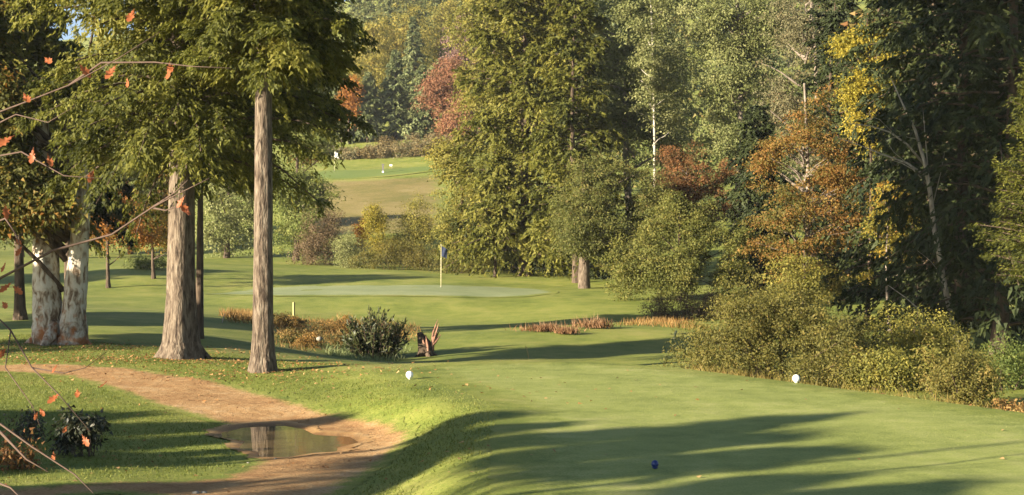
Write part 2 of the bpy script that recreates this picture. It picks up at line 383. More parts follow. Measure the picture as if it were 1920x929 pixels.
rng_fine = (.76, 1.5, .92)
def leafy(rng, lobes, n_clumps, per, cr, ll, gap=.0, tone=(.5, .22, .12), flat=.55, shell=.45, ns=.9, up=.6, wl=.62, tonefn=None):
    """broad-leaved crown: clumps of leaves through a few irregular volumes. returns (kites, clump centres)"""
    C = []; O = []
    if len(rng_fine): ll *= rng_fine[0]; per = int(per * rng_fine[1]); cr *= rng_fine[2]
    wts = np.array([l[3] * l[4] * l[5] for l in lobes]) ** .67; wts /= wts.sum()
    for l, w in zip(lobes, wts):
        k = int(n_clumps * w * 1.6) + 3
        d = nrm(rng.normal(0, 1, (k, 3))); r = rng.uniform(0.03, 1, k) ** shell
        bump = (1 + .36 * pnoise(d * 2.5, 1.2, int(rng.integers(1e6)))) * np.where(rng.uniform(0, 1, k) < .07, rng.uniform(1.08, 1.35, k), 1.0)
        o = d * (r * bump)[:, None] * np.array(l[3:6]); C.append(np.array(l[:3]) + o); O.append(nrm(o))
    C = np.concatenate(C); O = np.concatenate(O)
    nz_ = pnoise(C, ns, int(rng.integers(1e6)))
    keep = nz_ > np.quantile(nz_, min(.9, .12 + gap)); C = C[keep]; O = O[keep]
    if len(C) > n_clumps:
        ix = rng.permutation(len(C))[:n_clumps]; C = C[ix]; O = O[ix]
    m_ = len(C); ct = tone[0] + tone[1] * (.6 * pnoise(C, ns * .6, int(rng.integers(1e6))) + .5 * rng.normal(0, 1, m_))
    if tonefn is not None: ct = tonefn(C, ct)
    sz = cr * rng.uniform(.6, 1.35, m_)
    idx = np.repeat(np.arange(m_), per); N = len(idx)
    g = rng.normal(0, 1, (N, 3)) * np.array((1, 1, flat)) * sz[idx][:, None] * .6
    g[:, 2] -= .25 * (g[:, 0] ** 2 + g[:, 1] ** 2) / np.maximum(.05, sz[idx])
    P = C[idx] + g
    n = np.array((0, 0, up * .7)) + O[idx] * .75 + rng.normal(0, .55, (N, 3))
    d = nrm(g + rng.normal(0, .3, (N, 3)) * sz[idx][:, None]) + np.array((0, 0, -.35)) + rng.normal(0, .3, (N, 3))
    Ls = ll * rng.uniform(.7, 1.3, N)
    return kites(P, d, n, Ls, Ls * wl, ct[idx] + tone[2] * rng.normal(0, 1, N)), C

def needles(rng, H, h0, prof, nb, ntw, nsp, sl, wood=None, az=None, a=.22, b=.5, lean=(0, 0), tone=(.5, .16, .12), hp=1.0, wl=.36, skip=None, twl=.42, r0=.2):
    """conifer crown: whorls of drooping boughs, flat twigs, short sprays. wood: MB that receives the boughs"""
    P = []; D = []; N_ = []; T = []; LL = []
    for i in range(nb):
        u = (i + rng.uniform(0, 1)) / nb; h = h0 + (H - h0) * u ** hp
        L = prof((h - h0) / (H - h0)) * rng.uniform(.7, 1.15)
        az_ = i * 2.39996 + rng.normal(0, .35) if az is None else az(rng, i)
        if skip is not None and skip(h, az_): continue
        dr = np.array((math.cos(az_), math.sin(az_), 0)); sd = np.array((-dr[1], dr[0], 0))
        ai = a + rng.normal(0, .10) + .35 * u; bi = b * rng.uniform(.7, 1.3) * (1 - .4 * u)
        o = np.array((lean[0] * h / H, lean[1] * h / H, h)); curl = rng.normal(0, .12)
        def bp(s): return o + dr * (L * s)[:, None] + sd * (curl * L * s * s)[:, None] + np.array((0, 0, 1.0)) * (L * (ai * s - bi * s * s))[:, None]
        if wood is not None:
            s5 = np.linspace(0, .97, 5); rb = .012 + .016 * L * .6
            wood.tube(bp(s5), [rb * (1 - .85 * q) + .003 for q in s5], 4, cap=False, rng=rng)
        k = ntw; s = np.sort(rng.uniform(.10, 1, k)); base = bp(s)
        side = np.where(np.arange(k) % 2 == 0, 1, -1)
        ang = rng.uniform(.25, 1.35, k)
        td = dr[None] * np.cos(ang)[:, None] + sd[None] * (np.sin(ang) * side)[:, None]
        td[:, 2] += (ai - 2 * bi * s) * .6 + rng.normal(-.15, .38, k)
        tl = (twl * L * (1.05 - s) ** .6 + .18) * rng.uniform(.6, 1.2, k)
        bt = tone[0] + tone[1] * rng.normal(0, 1)
        # sprays
        q = rng.uniform(.08, 1, (k, nsp)); pos = base[:, None] + td[:, None] * (tl[:, None] * q)[..., None]
        pos[..., 2] -= .45 * (tl[:, None] * q) ** 2; pos += rng.normal(0, .035, pos.shape) * min(1.0, L)
        sgn = np.where(rng.uniform(0, 1, (k, nsp)) < .5, -1, 1); an2 = rng.uniform(.1, .95, (k, nsp)) * sgn
        tdn = nrm(td); per = np.cross(np.array((0, 0, 1.0)), tdn)
        dd = tdn[:, None] * np.cos(an2)[..., None] + per[:, None] * np.sin(an2)[..., None]
        dd = dd + rng.normal(0, .18, dd.shape); dd[..., 2] -= .28 + .25 * q
        nn = np.array((0, 0, .55)) + rng.normal(0, .6, dd.shape) + dr * .55
        P.append(pos.reshape(-1, 3)); D.append(dd.reshape(-1, 3)); N_.append(nn.reshape(-1, 3))
        T.append((bt + tone[2] * rng.normal(0, 1, (k, nsp)) + .10 * (q - .5)).ravel()); LL.append((sl * rng.uniform(.65, 1.35, (k, nsp))).ravel())
    P = np.concatenate(P); D = np.concatenate(D); N_ = np.concatenate(N_); T = np.concatenate(T); LL = np.concatenate(LL)
    return kites(P, D, N_, LL, LL * wl, T)

def blades(rng, xy, h, w, lean=.35, tone=(.5, .2), zoff=None, tuft=None):
    """grass blades: thin upright triangles-as-kites rooted on the ground (world xy -> local z given)"""
    N = len(xy); z = zoff if zoff is not None else np.zeros(N)
    hh = h * rng.uniform(.55, 1.25, N); d = np.stack([rng.normal(0, lean, N), rng.normal(0, lean, N), np.ones(N)], 1); d = nrm(d)
    p = np.column_stack([xy, z]) + d * (hh * .5)[:, None]
    n = np.stack([rng.normal(0, 1, N), rng.normal(0, 1, N), .25 * np.ones(N)], 1)
    return kites(p, d, n, hh, np.full(N, w) * rng.uniform(.7, 1.3, N), tone[0] + tone[1] * rng.normal(0, 1, N), fold=.03)

# ------------------------------------------------------------------ materials for the plants
M_bark_h = noise_mat("hemlock_bark", [(.035, .025, .018), (.10, .074, .052), (.152, .118, .084), (.21, .175, .13)], 16, detail=8, rough=.95, bump=1.0, bdist=.06, stretch=(1, 1, .22), pos=[.34, .47, .58, .72], bscale=20, dist=.5)
M_bark_d = noise_mat("dark_bark", [(.03, .022, .016), (.085, .06, .04), (.14, .10, .07)], 8, rough=.95, bump=.9, bdist=.04, stretch=(1, 1, .2), pos=[.3, .52, .75])
M_bark_p = noise_mat("pale_bark", [(.10, .08, .06), (.19, .15, .115), (.27, .23, .18)], 7, detail=6, rough=.85, bump=.5, bdist=.02, stretch=(1, 1, .5), pos=[.3, .5, .75])
M_dead = noise_mat("dead_wood", [(.16, .13, .10), (.30, .26, .21), (.42, .38, .32)], 12, rough=.9, bump=.4, bdist=.01, stretch=(1, 1, .3), pos=[.3, .5, .7])
M_twig = noise_mat("twig_bark", [(.055, .034, .026), (.12, .08, .06)], 14, rough=.85, bump=.3, bdist=.005)
def old_bark():
    m, nt, out = new_mat("flaking_bark"); L = nt.links
    tc = nt.nodes.new("ShaderNodeTexCoord"); mp = nt.nodes.new("ShaderNodeMapping"); mp.inputs["Scale"].default_value = (1, 1, .45); L.new(tc.outputs["Object"], mp.inputs[0])
    n = nt.nodes.new("ShaderNodeTexNoise"); n.inputs["Scale"].default_value = 9; n.inputs["Detail"].default_value = 9; n.inputs["Distortion"].default_value = .6; L.new(mp.outputs[0], n.inputs["Vector"])
    r = ramp_node(nt, [(.14, .095, .06), (.33, .265, .19), (.48, .43, .34), (.56, .52, .44)], [.36, .45, .53, .68]); L.new(n.outputs["Fac"], r.inputs[0])
    # red-brown bare wood low on the butt
    n2 = nt.nodes.new("ShaderNodeTexNoise"); n2.inputs["Scale"].default_value = 4.5; n2.inputs["Detail"].default_value = 6; L.new(tc.outputs["Object"], n2.inputs["Vector"])
    sx = nt.nodes.new("ShaderNodeSeparateXYZ"); L.new(tc.outputs["Object"], sx.inputs[0])
    h = nt.nodes.new("ShaderNodeMapRange"); h.inputs[1].default_value = 1.5; h.inputs[2].default_value = .0; h.inputs[3].default_value = -.12; h.inputs[4].default_value = .20; L.new(sx.outputs[2], h.inputs[0])
    ad = nt.nodes.new("ShaderNodeMath"); ad.operation = 'ADD'; L.new(n2.outputs["Fac"], ad.inputs[0]); L.new(h.outputs[0], ad.inputs[1])
    r2 = ramp_node(nt, [(0, 0, 0), (1, 1, 1)], [.60, .78]); L.new(ad.outputs[0], r2.inputs[0])
    mx = nt.nodes.new("ShaderNodeMix"); mx.data_type = 'RGBA'; L.new(r2.outputs[0], mx.inputs[0]); L.new(r.outputs[0], mx.inputs[6]); mx.inputs[7].default_value = (.30, .12, .045, 1)
    p = nt.nodes.new("ShaderNodeBsdfPrincipled"); L.new(mx.outputs[2], p.inputs["Base Color"]); p.inputs["Roughness"].default_value = .9; p.inputs["Specular IOR Level"].default_value = .2
    b = nt.nodes.new("ShaderNodeBump"); b.inputs["Strength"].default_value = .9; b.inputs["Distance"].default_value = .05; L.new(n.outputs["Fac"], b.inputs["Height"]); L.new(b.outputs[0], p.inputs["Normal"])
    L.new(p.outputs[0], out.inputs[0]); return m
M_bark_o = old_bark()

L_hem = foliage("hemlock_needles", [(.04, .048, .010), (.105, .112, .019), (.175, .172, .028), (.26, .235, .048)], .50)
L_hem_shade = foliage("shaded_hemlock_needles", [(.012, .020, .006), (.030, .040, .010), (.055, .066, .016)], .2)  # darker copy of the hemlock needles, the wood's shade painted into the colour
L_spruce = foliage("far_spruce_needles", [(.045, .06, .025), (.095, .11, .042), (.15, .155, .062)], .25, gain=1.6)
L_green = foliage("mid_green_leaves", [(.045, .065, .014), (.10, .125, .028), (.16, .175, .045), (.22, .21, .06)], .38, gain=1.3)
L_grey = foliage("grey_green_leaves", [(.06, .075, .024), (.135, .15, .045), (.20, .205, .075), (.27, .26, .11)], .35, gain=1.1)
L_olive = foliage("olive_gold_leaves", [(.06, .065, .012), (.13, .125, .025), (.21, .18, .035), (.29, .22, .05)], .38, gain=1.35)
L_yel = foliage("yellow_leaves", [(.09, .10, .018), (.21, .19, .025), (.35, .28, .035), (.44, .34, .055)], .42)
L_or = foliage("orange_leaves", [(.08, .06, .014), (.20, .10, .02), (.33, .13, .022), (.42, .20, .035)], .42)
L_rust = foliage("rust_leaves", [(.08, .085, .018), (.15, .125, .026), (.21, .12, .028), (.29, .135, .035), (.26, .19, .045)], .40)
L_red = foliage("dull_red_leaves", [(.08, .06, .018), (.17, .085, .03), (.25, .11, .04), (.27, .16, .05)], .40)
L_scar = foliage("scarlet_leaves", [(.14, .10, .045), (.23, .115, .058), (.31, .135, .068), (.30, .21, .08)], .40)
L_plum = foliage("plum_leaves", [(.10, .07, .06), (.17, .10, .085), (.25, .14, .11)], .35, gain=1.25)
L_brush = foliage("brush_leaves", [(.062, .062, .015), (.118, .112, .025), (.175, .152, .034), (.24, .165, .045)], .38)
L_brown = foliage("brown_brush", [(.08, .055, .03), (.15, .10, .05), (.21, .15, .08)], .35)
L_dry = foliage("dry_grass_blades", [(.12, .085, .025), (.22, .12, .035), (.33, .20, .065), (.42, .30, .12)], .30)
L_darkl = foliage("dark_shrub_leaves", [(.014, .018, .010), (.035, .040, .018), (.07, .06, .03), (.10, .045, .03)], .20, rough=.4, spec=.4)
L_sedge = foliage("pale_sedge", [(.10, .14, .04), (.22, .26, .10), (.34, .36, .18)], .35)
L_grass = foliage("grass_blades", [(.06, .085, .012), (.11, .135, .021), (.16, .175, .032), (.25, .23, .07)], .35)
L_leaf = foliage("fallen_leaf_brown", [(.20, .09, .03), (.34, .17, .06), (.45, .27, .12)], .15)
L_oak = foliage("orange_oak_leaf", [(.26, .075, .025), (.36, .11, .04), (.42, .18, .08)], .40, rough=.5)

# ------------------------------------------------------------------ tree assembly
def trunk_pts(H, lean=(0, 0), n=12, bow=(0, 0)):
    t = np.linspace(0, 1, n) ** 1.25
    return np.stack([lean[0] * t + bow[0] * np.sin(math.pi * t), lean[1] * t + bow[1] * np.sin(math.pi * t), H * t], 1)
def trunk_mesh(mb, H, r0, r1, flare=1.5, lean=(0, 0), sides=14, n=16, bow=None, sink=.25, off=(0, 0), wob=.03, lobes=.0, rng=None):
    if bow is None: bow = (rng or R).normal(0, .016, 2) * H if r0 < .3 else (0, 0)
    p = trunk_pts(H, lean, n, bow) + np.array((off[0], off[1], 0)); z = p[:, 2]
    r = r0 + (r1 - r0) * (z / H); r = r * (1 + (flare - 1) * np.exp(-z / (r0 * 1.6)))
    p = np.vstack([p[0] - np.array((0, 0, sink)), p]); r = np.concatenate([[r[0] * 1.12], r])
    mb.tube(p, r, sides, wob=wob, lobes=lobes, rng=rng)
def roots(mb, rng, r0, n, reach=1.0, hz=.55):
    for i in range(n):
        an = i * 6.283 / n + rng.uniform(-.35, .35); c_, s_ = math.cos(an), math.sin(an); q = reach * rng.uniform(.8, 1.25)
        mb.tube([(c_ * r0 * .55, s_ * r0 * .55, hz * rng.uniform(.8, 1.3)), (c_ * r0 * 1.05, s_ * r0 * 1.05, hz * .42), (c_ * r0 * 1.6 * q, s_ * r0 * 1.6 * q, .07), (c_ * r0 * 2.3 * q, s_ * r0 * 2.3 * q, -.10)], [r0 * .30, r0 * .36, r0 * .26, r0 * .10], 9, wob=.08, rng=rng)
def limbs(mb, rng, C, k, H, r=.05, lean=(0, 0), hmin=.25):
    if len(C) == 0: return
    for i in rng.permutation(len(C))[:k]:
        c_ = C[i]; h = min(H * .95, max(H * hmin, c_[2] - np.hypot(c_[0], c_[1]) * rng.uniform(.5, .9)))
        a = np.array((lean[0] * h / H, lean[1] * h / H, h)); m_ = (a + c_) / 2 + np.array((0, 0, .12 * np.linalg.norm(c_ - a))) * rng.uniform(-.4, .8) + rng.normal(0, .08, 3)
        q1 = (a + m_) / 2 + rng.normal(0, .05, 3); q2 = (m_ + c_) / 2 + rng.normal(0, .06, 3)
        mb.tube([a, q1, m_, q2, c_], [r, r * .75, r * .55, r * .35, r * .15], 5, cap=False, rng=rng)

def leaf_tree(name, label, cat, base, seed, H, r0, lobes, n, per, cr, ll, leafmat, bark, group=None, gap=0., tone=(.5, .22, .12), nl=14, lean=(0, 0), shell=.45, flat=.55, ns=.9, extra=None, up=.6, trunk=True, crown='crown', flare=1.4, tonefn=None, wl=.62):
    rng = np.random.default_rng(seed)
    t = thing(name, label, cat, base, group)
    k, C = leafy(rng, lobes, n, per, cr, ll, gap, tone, flat, shell, ns, up, wl, tonefn)
    if trunk:
        mb = MB(); trunk_mesh(mb, H, r0, r0 * .3, flare, lean, sides=9, n=8, rng=rng)
        limbs(mb, rng, C, nl, H, r0 * .38, lean); mb.build('trunk', bark, t)
    link(crown, kite_mesh(crown, [k]), leafmat, t)
    if extra is not None: extra(rng, t)
    return t
def shrub(name, label, cat, base, seed, lobes, n, per, cr, ll, leafmat, group=None, gap=.05, tone=(.5, .22, .14), stems=10, stemmat=None, shell=.5, flat=.8, ns=1.6, up=.5, wl=.5, stemr=.015, tonefn=None):
    rng = np.random.default_rng(seed)
    t = thing(name, label, cat, base, group)
    k, C = leafy(rng, lobes, n, per, cr, ll, gap, tone, flat, shell, ns, up, wl, tonefn)
    v = k[0]; zmin = -.15
    v[..., 2] = np.maximum(v[..., 2], zmin)
    mb = MB()
    for i in rng.permutation(len(C))[:stems]:
        c_ = C[i]; a = np.array((c_[0] * .35 + rng.normal(0, .08), c_[1] * .35 + rng.normal(0, .08), -.15))
        m_ = (a + c_) / 2 + np.array((0, 0, .1)) * c_[2] + rng.normal(0, .05, 3)
        mb.tube([a, m_, c_], [stemr, stemr * .75, stemr * .35], 4, cap=False, rng=rng)
    mb.build('stem', stemmat or M_twig, t)
    link('foliage', kite_mesh('foliage', [k]), leafmat, t)
    return t
def conifer(name, label, base, seed, H, h0, rmax, r0, nb, ntw, nsp, sl, mat, bark=M_bark_d, group=None, lean=(0, 0), pw=.75, cat='tree', **kw):
    rng = np.random.default_rng(seed)
    t = thing(name, label, cat, base, group)
    mb = MB(); trunk_mesh(mb, H, r0, r0 * .08, 1.35, lean, sides=10, n=10, rng=rng)
    k = needles(rng, H, h0, lambda u: rmax * (1 - u) ** pw + .15, nb, ntw, nsp, sl, wood=mb, lean=lean, **kw)
    mb.build('trunk', bark, t)
    link('crown', kite_mesh('crown', [k]), mat, t)
    return t
def at(px, Y): x = X(px, Y); return G(x, Y)
# ------------------------------------------------------------------ the near trees on the left
def big_hemlock(name, label, base, seed, H, h0, rmax, r0, group, lobes=.05, flare=1.5, lean=(0, 0), fork=None, dens=1.0, mat=None, az=None, hmid=9.0, bark=None, skip=None, droop=.5, lowf=1.0, fine=.105):
    rng = np.random.default_rng(seed); t = thing(name, label, 'tree', base, group)
    mb = MB(); trunk_mesh(mb, H, r0, r0 * .12, flare, lean, sides=24, n=30, rng=rng, wob=.025, lobes=lobes, bow=rng.normal(0, .004, 2) * H)
    if fork is not None: mb.tube(fork, [.13, .13, .12, .11, .10], 12, wob=.03, rng=rng)
    if flare > 1.5: roots(mb, rng, r0, 6, .85, .5)
    elif flare > 1.3: roots(mb, rng, r0, 5, .62, .35)
    mb.build('trunk', bark or M_bark_h, t)
    wood = MB()
    pr = lambda u: (rmax * (1 - u) ** .38 + .2) * (lowf + (1 - lowf) * min(1, max(0, (h0 + u * (H - h0) - 6.5) / 3)))
    k1 = needles(rng, hmid, h0, lambda u: pr(u * (hmid - h0) / (H - h0)), int(125 * dens), 34, 24, fine, wood=wood, lean=lean, b=droop, az=az, wl=.46, tone=(.47, .21, .15), skip=skip, twl=.30)
    k2 = needles(rng, H, hmid, lambda u: pr((hmid - h0 + u * (H - hmid)) / (H - h0)), int(105 * dens), 20, 10, .30, wood=wood, lean=lean, wl=.5, skip=skip)
    wood.build('branches', M_bark_d, t)
    link('crown', kite_mesh('crown', [k1, k2]), mat or L_hem, t)
    return t
HG = 'tall hemlocks by the path on the left'
bD = hit(493, 697)
big_hemlock('hemlock_tree', 'slim hemlock with a bare straight trunk, the one nearest the tee', bD, 11, 21, 5.5, 3.3, .19, HG, flare=1.45, lobes=.07, lowf=.50, dens=.95, droop=.38)
bB = hit(340, 672)
big_hemlock('hemlock_tree', 'thick hemlock with a wide flared foot between the pale twin trunks and slim hemlock', bB, 12, 22, 4.0, 3.7, .295, HG, flare=1.6, lobes=.10, lowf=.78, dens=1.0, droop=.56)
big_hemlock('hemlock_tree', 'dark thin hemlock half hidden just behind the thick flared hemlock', G(X(373, 36), 36), 13, 8, 4.2, 1.3, .11, HG, flare=1.2, bark=M_bark_d, dens=.5, fine=.17, hmid=7)  # unlit stem: its shade is put into the dark bark
# old pale tree with two stems
bA = hit(112, 645)
rng = np.random.default_rng(21)
t = thing('maple_tree', 'old twin-trunked tree with pale flaking bark and rusty wood at its foot', 'tree', bA)
mb = MB(); trunk_mesh(mb, 5.2, .35, .16, 1.10, (-.25, .2), sides=24, n=26, off=(-.25, 0), rng=rng, wob=.05, lobes=.06); roots(mb, rng, .37, 6, .9, .4); mb.build('trunk', M_bark_o, t)
mb = MB(); trunk_mesh(mb, 5.4, .28, .12, 1.35, (.35, .2), sides=24, n=26, off=(.28, -.05), rng=rng, wob=.05, lobes=.08); mb.build('trunk', M_bark_o, t)
L_maple = foliage("maple_leaves", [(.03, .035, .010), (.075, .08, .016), (.12, .115, .022), (.22, .14, .025), (.34, .15, .03)], .38, pos=[0, .35, .65, .85, 1])
k, C = leafy(rng, [(-1.9, -.6, 4.0, 1.5, 1.2, 1.1), (-.5, -.8, 3.5, 1.2, 1.0, .8), (-1.4, -.3, 5.4, 1.7, 1.3, .9), (-2.2, -.5, 7.0, 1.5, 1.2, .9), (-.5, -.2, 7.6, 1.7, 1.2, 1.0), (-1.3, -.9, 3.2, 1.0, .8, .6), (.3, -.9, 3.2, .9, .7, .55)], 1150, 46, .36, .15, gap=.2, tone=(.50, .26, .13))
mb = MB(); limbs(mb, rng, C, 40, 5, .07, (.3, .2), hmin=.22); mb.build('branches', M_bark_d, t)
link('crown', kite_mesh('crown', [k]), L_maple, t)
big_hemlock('hemlock_tree', 'dark trunked hemlock behind the pale twin trunks at the left edge', G(X(38, 44), 44), 15, 11.5, 3.4, 2.0, .16, HG, mat=L_hem, bark=M_bark_d, dens=.8, fine=.16, hmid=10)
big_hemlock('hemlock_tree', 'hemlock filling the gap behind the twin trunks and the thick flared hemlock', G(X(128, 46), 46), 16, 8, 3.4, 1.7, .14, HG, mat=L_hem_shade, bark=M_bark_d, dens=.55, fine=.16, hmid=7)
big_hemlock('hemlock_tree', 'hemlock set back directly behind the slim hemlock, its boughs reaching right', G(X(498, 50), 50), 17, 14, 6.8, 2.9, .13, HG, mat=L_hem, bark=M_bark_d, dens=.55, hmid=12, fine=.19)

# small autumn trees left
b = hit(203, 541); dz = lambda y, Y: 2.2 + (464.5 - y) * Y / F
leaf_tree('small_tree', 'small orange and gold tree with a thin dark trunk left of the thick hemlock', 'tree', b, 31, 4.6, .11,
          [(.5, 0, 3.4, 1.4, 1.3, 1.0), (1.5, .2, 2.9, 1.1, 1.0, .8), (-.4, .2, 3.2, 1.0, 1.0, .9), (.2, .2, 4.6, 1.2, 1.1, .8)], 150, 36, .45, .17, L_or, M_bark_d, tone=(.5, .25, .12))
b = hit(288, 522)
leaf_tree('small_tree', 'small gold leaved tree beside the thick hemlock, standing in the shade strip', 'tree', b, 32, 4.0, .10,
          [(.1, 0, 2.9, 1.3, 1.0, .8), (.8, 0, 2.2, .9, .8, .6), (-.7, 0, 2.4, .9, .8, .6), (-.2, 0, 3.7, .9, .8, .6)], 110, 36, .45, .17, foliage("gold_green_leaves", [(.07, .07, .012), (.17, .14, .02), (.30, .20, .03), (.36, .17, .03)], .4), M_bark_d)
shrub('bush', 'low dark bush in the shaded strip left of the thick hemlock', 'bush', at(268, 82), 33, [(0, 0, .35, 1.0, .7, .5), (.9, 0, .3, .6, .5, .4)], 70, 30, .25, .14, L_green)

# ------------------------------------------------------------------ trees behind the green, left half
leaf_tree('leafy_tree', 'olive gold leafy tree behind the lawn left of the thick hemlock', 'tree', tuple(hit(245, 477)), 34, 9, .18,
          [(0, 0, 3.4, 2.6, 2.0, 2.6), (-1.6, 0, 6.4, 2.2, 2.0, 2.2), (1.4, 0, 7.0, 2.2, 2.0, 2.0)], 300, 36, .7, .28, L_olive, M_bark_d, gap=.08, tone=(.5, .25, .14))
leaf_tree('leafy_tree', 'mid green leafy tree behind the lawn seen past the pale twin trunks', 'tree', tuple(hit(150, 480)), 35, 9, .18,
          [(0, 0, 3.2, 2.8, 2.0, 2.6), (1.4, 0, 6.6, 2.2, 2.0, 2.2), (-1.6, 0, 6.0, 2.0, 2.0, 2.0)], 280, 36, .7, .28, L_green, M_bark_d, gap=.08, tone=(.5, .25, .14))
leaf_tree('leafy_tree', 'rust gold leafy tree behind the lawn just left of the thick hemlock trunk', 'tree', tuple(hit(318, 474)), 36, 9, .18,
          [(0, 0, 3.2, 2.2, 2.0, 2.6), (.6, 0, 6.6, 2.0, 2.0, 2.2), (-1.0, 0, 8.0, 1.6, 1.6, 1.6)], 240, 36, .7, .28, L_rust, M_bark_d, gap=.08, tone=(.5, .25, .14))
leaf_tree('leafy_tree', 'grey green leafy tree behind the lawn at the far left edge', 'tree', tuple(hit(40, 482)), 37, 9, .18,
          [(0, 0, 3.2, 3.0, 2.0, 2.6), (1.0, 0, 6.6, 2.4, 2.0, 2.4), (-1.6, 0, 7.0, 2.2, 2.0, 2.2)], 280, 36, .7, .28, L_grey, M_bark_d, gap=.08, tone=(.42, .25, .14))
leaf_tree('leafy_tree', 'pale green leafy tree seen between the two hemlock trunks', 'tree', at(425, 104), 41, 10, .2,
          [(0, 0, 3.0, 3.0, 2.5, 2.8), (.6, .5, 6.5, 2.6, 2.4, 2.8), (-1.5, .5, 9.5, 2.4, 2.4, 2.2)], 420, 42, .62, .24, L_grey, M_bark_d, gap=.08, tone=(.55, .2, .12))
leaf_tree('leafy_tree', 'broad olive green tree right of the slim hemlock trunk', 'tree', at(555, 102), 42, 10, .2,
          [(0, 0, 2.4, 2.4, 2.2, 2.4), (-.8, .3, 5.6, 2.3, 2.2, 2.4), (.6, .6, 8.5, 2.0, 2.0, 1.8), (1.2, 0, 4.6, 1.4, 1.4, 1.4)], 420, 42, .6, .22, L_green, M_bark_d, gap=.08, tone=(.58, .22, .12))
leaf_tree('small_tree', 'slender tree with an orange tinted top right of the slim hemlock', 'tree', at(572, 112), 43, 10.5, .13,
          [(0, 0, 9.6, 1.0, 1.0, 1.3), (.2, 0, 7.6, 1.0, 1.0, 1.2)], 110, 38, .5, .22, L_or, M_bark_p, gap=.1)
shrub('bush', 'brownish bush behind the green left of the pale bush', 'bush', at(607, 98), 44, [(0, 0, 1.8, 1.6, 1.3, 2.0), (-.9, 0, 1.0, 1.2, 1.0, 1.2), (.3, .3, 3.0, .8, .8, .8)], 230, 34, .42, .15, L_brown, tone=(.5, .25, .14))
shrub('bush', 'pale grey green bush behind the green beside the brownish bush', 'bush', at(652, 95), 45, [(0, 0, 1.1, 1.0, 1.0, 1.4), (.4, 0, .6, .9, .8, .8)], 160, 34, .36, .14, L_grey, tone=(.6, .2, .12))
shrub('bush', 'small scarlet topped bush behind the green', 'bush', at(682, 100), 46, [(0, 0, 2.3, .75, .6, 1.0)], 60, 34, .32, .15, L_or, tone=(.55, .25, .15))
shrub('bush', 'bright yellow bush behind the green right of the scarlet one', 'bush', at(712, 101), 47, [(0, -3, 3.0, .9, .8, 1.1), (.3, -3, 1.6, 1.0, .8, 1.2)], 160, 34, .36, .15, L_yel, tone=(.5, .22, .12))
shrub('bush', 'tall olive green bush below the dry fairway behind the flag', 'bush', at(776, 99), 48, [(0, 0, 2.6, 1.3, 1.1, 2.3), (-.7, .2, 1.3, 1.3, 1.1, 1.3), (.9, 0, 1.6, 1.0, 1.0, 1.6)], 330, 36, .42, .15, L_olive, tone=(.42, .2, .12))
shrub('bush', 'wide tawny brush along the back of the green left of the flag', 'bush', at(738, 93), 49, [(0, 0, .9, 2.0, .9, 1.1), (-1.6, 0, .6, 1.2, .8, .9), (1.7, 0, .7, 1.3, .8, 1.0)], 330, 34, .34, .12, L_brush, tone=(.5, .25, .14))
shrub('bush', 'low brown brush right behind the flag', 'bush', at(845, 90), 50, [(0, 0, .6, 1.5, .8, .9), (1.6, 0, .5, 1.2, .8, .7)], 170, 34, .32, .12, L_brush, tone=(.4, .25, .14))
leaf_tree('leafy_tree', 'olive gold leafy tree on the left flank of the big conifer', 'tree', at(856, 93), 51, 9.5, .16,
          [(0, 0, 3.0, 1.6, 1.5, 2.8), (.5, .2, 6.2, 1.6, 1.5, 2.2), (-.5, 0, 7.4, 1.2, 1.2, 1.4), (.8, 0, 1.5, 1.3, 1.2, 1.4)], 420, 40, .5, .18, L_olive, M_bark_d, gap=.06, tone=(.5, .24, .13))

# ------------------------------------------------------------------ the wood to the right of the green
conifer('hemlock_tree', 'big olive green conifer in the middle behind the green', at(985, 87), 61, 21, 1.0, 5.3, .36, 190, 28, 15, .26, L_hem, group=None, pw=.5, b=.36, wl=.5, tone=(.54, .2, .15))
conifer('hemlock_tree', 'smaller conifer leaning on the right side of the big middle conifer', at(1082, 80), 62, 17.5, 1.6, 3.0, .22, 110, 24, 13, .26, L_hem, pw=.5, b=.38, wl=.48, tone=(.46, .18, .14))
conifer('young_conifer', 'young conifer with a bare thin stem under the big middle conifer', at(928, 85.5), 63, 7, 1.4, 2.0, .09, 50, 16, 10, .26, L_hem, wl=.42)
leaf_tree('leafy_tree', 'tall yellowish olive tree rising behind the big middle conifer', 'tree', at(925, 112), 64, 22, .25,
          [(-.4, 0, 17.5, 3.2, 3.0, 3.6), (1.4, 0, 21, 3.0, 2.6, 3.0), (-.8, 0, 12, 2.4, 2.2, 3.0), (3.0, 0, 16.5, 2.4, 2.2, 3.2)], 620, 38, .62, .24, L_olive, M_bark_d, gap=.05, tone=(.45, .2, .13))
leaf_tree('aspen_tree', 'large grey green broadleaf tree right of the big middle conifer', 'tree', at(1190, 92), 65, 20, .28,
          [(-.6, 0, 9.8, 3.0, 2.6, 2.2), (.9, .3, 12.6, 3.3, 3.0, 2.6), (-1.2, 0, 15.6, 3.2, 2.8, 2.6), (1.6, 0, 17.6, 3.0, 2.8, 2.6), (2.2, 0, 8.4, 2.0, 2.0, 1.8), (-2.4, .3, 12.4, 1.6, 1.6, 1.6)], 900, 44, .55, .20, L_grey, M_bark_p, gap=.22, tone=(.42, .22, .14), ns=.7)
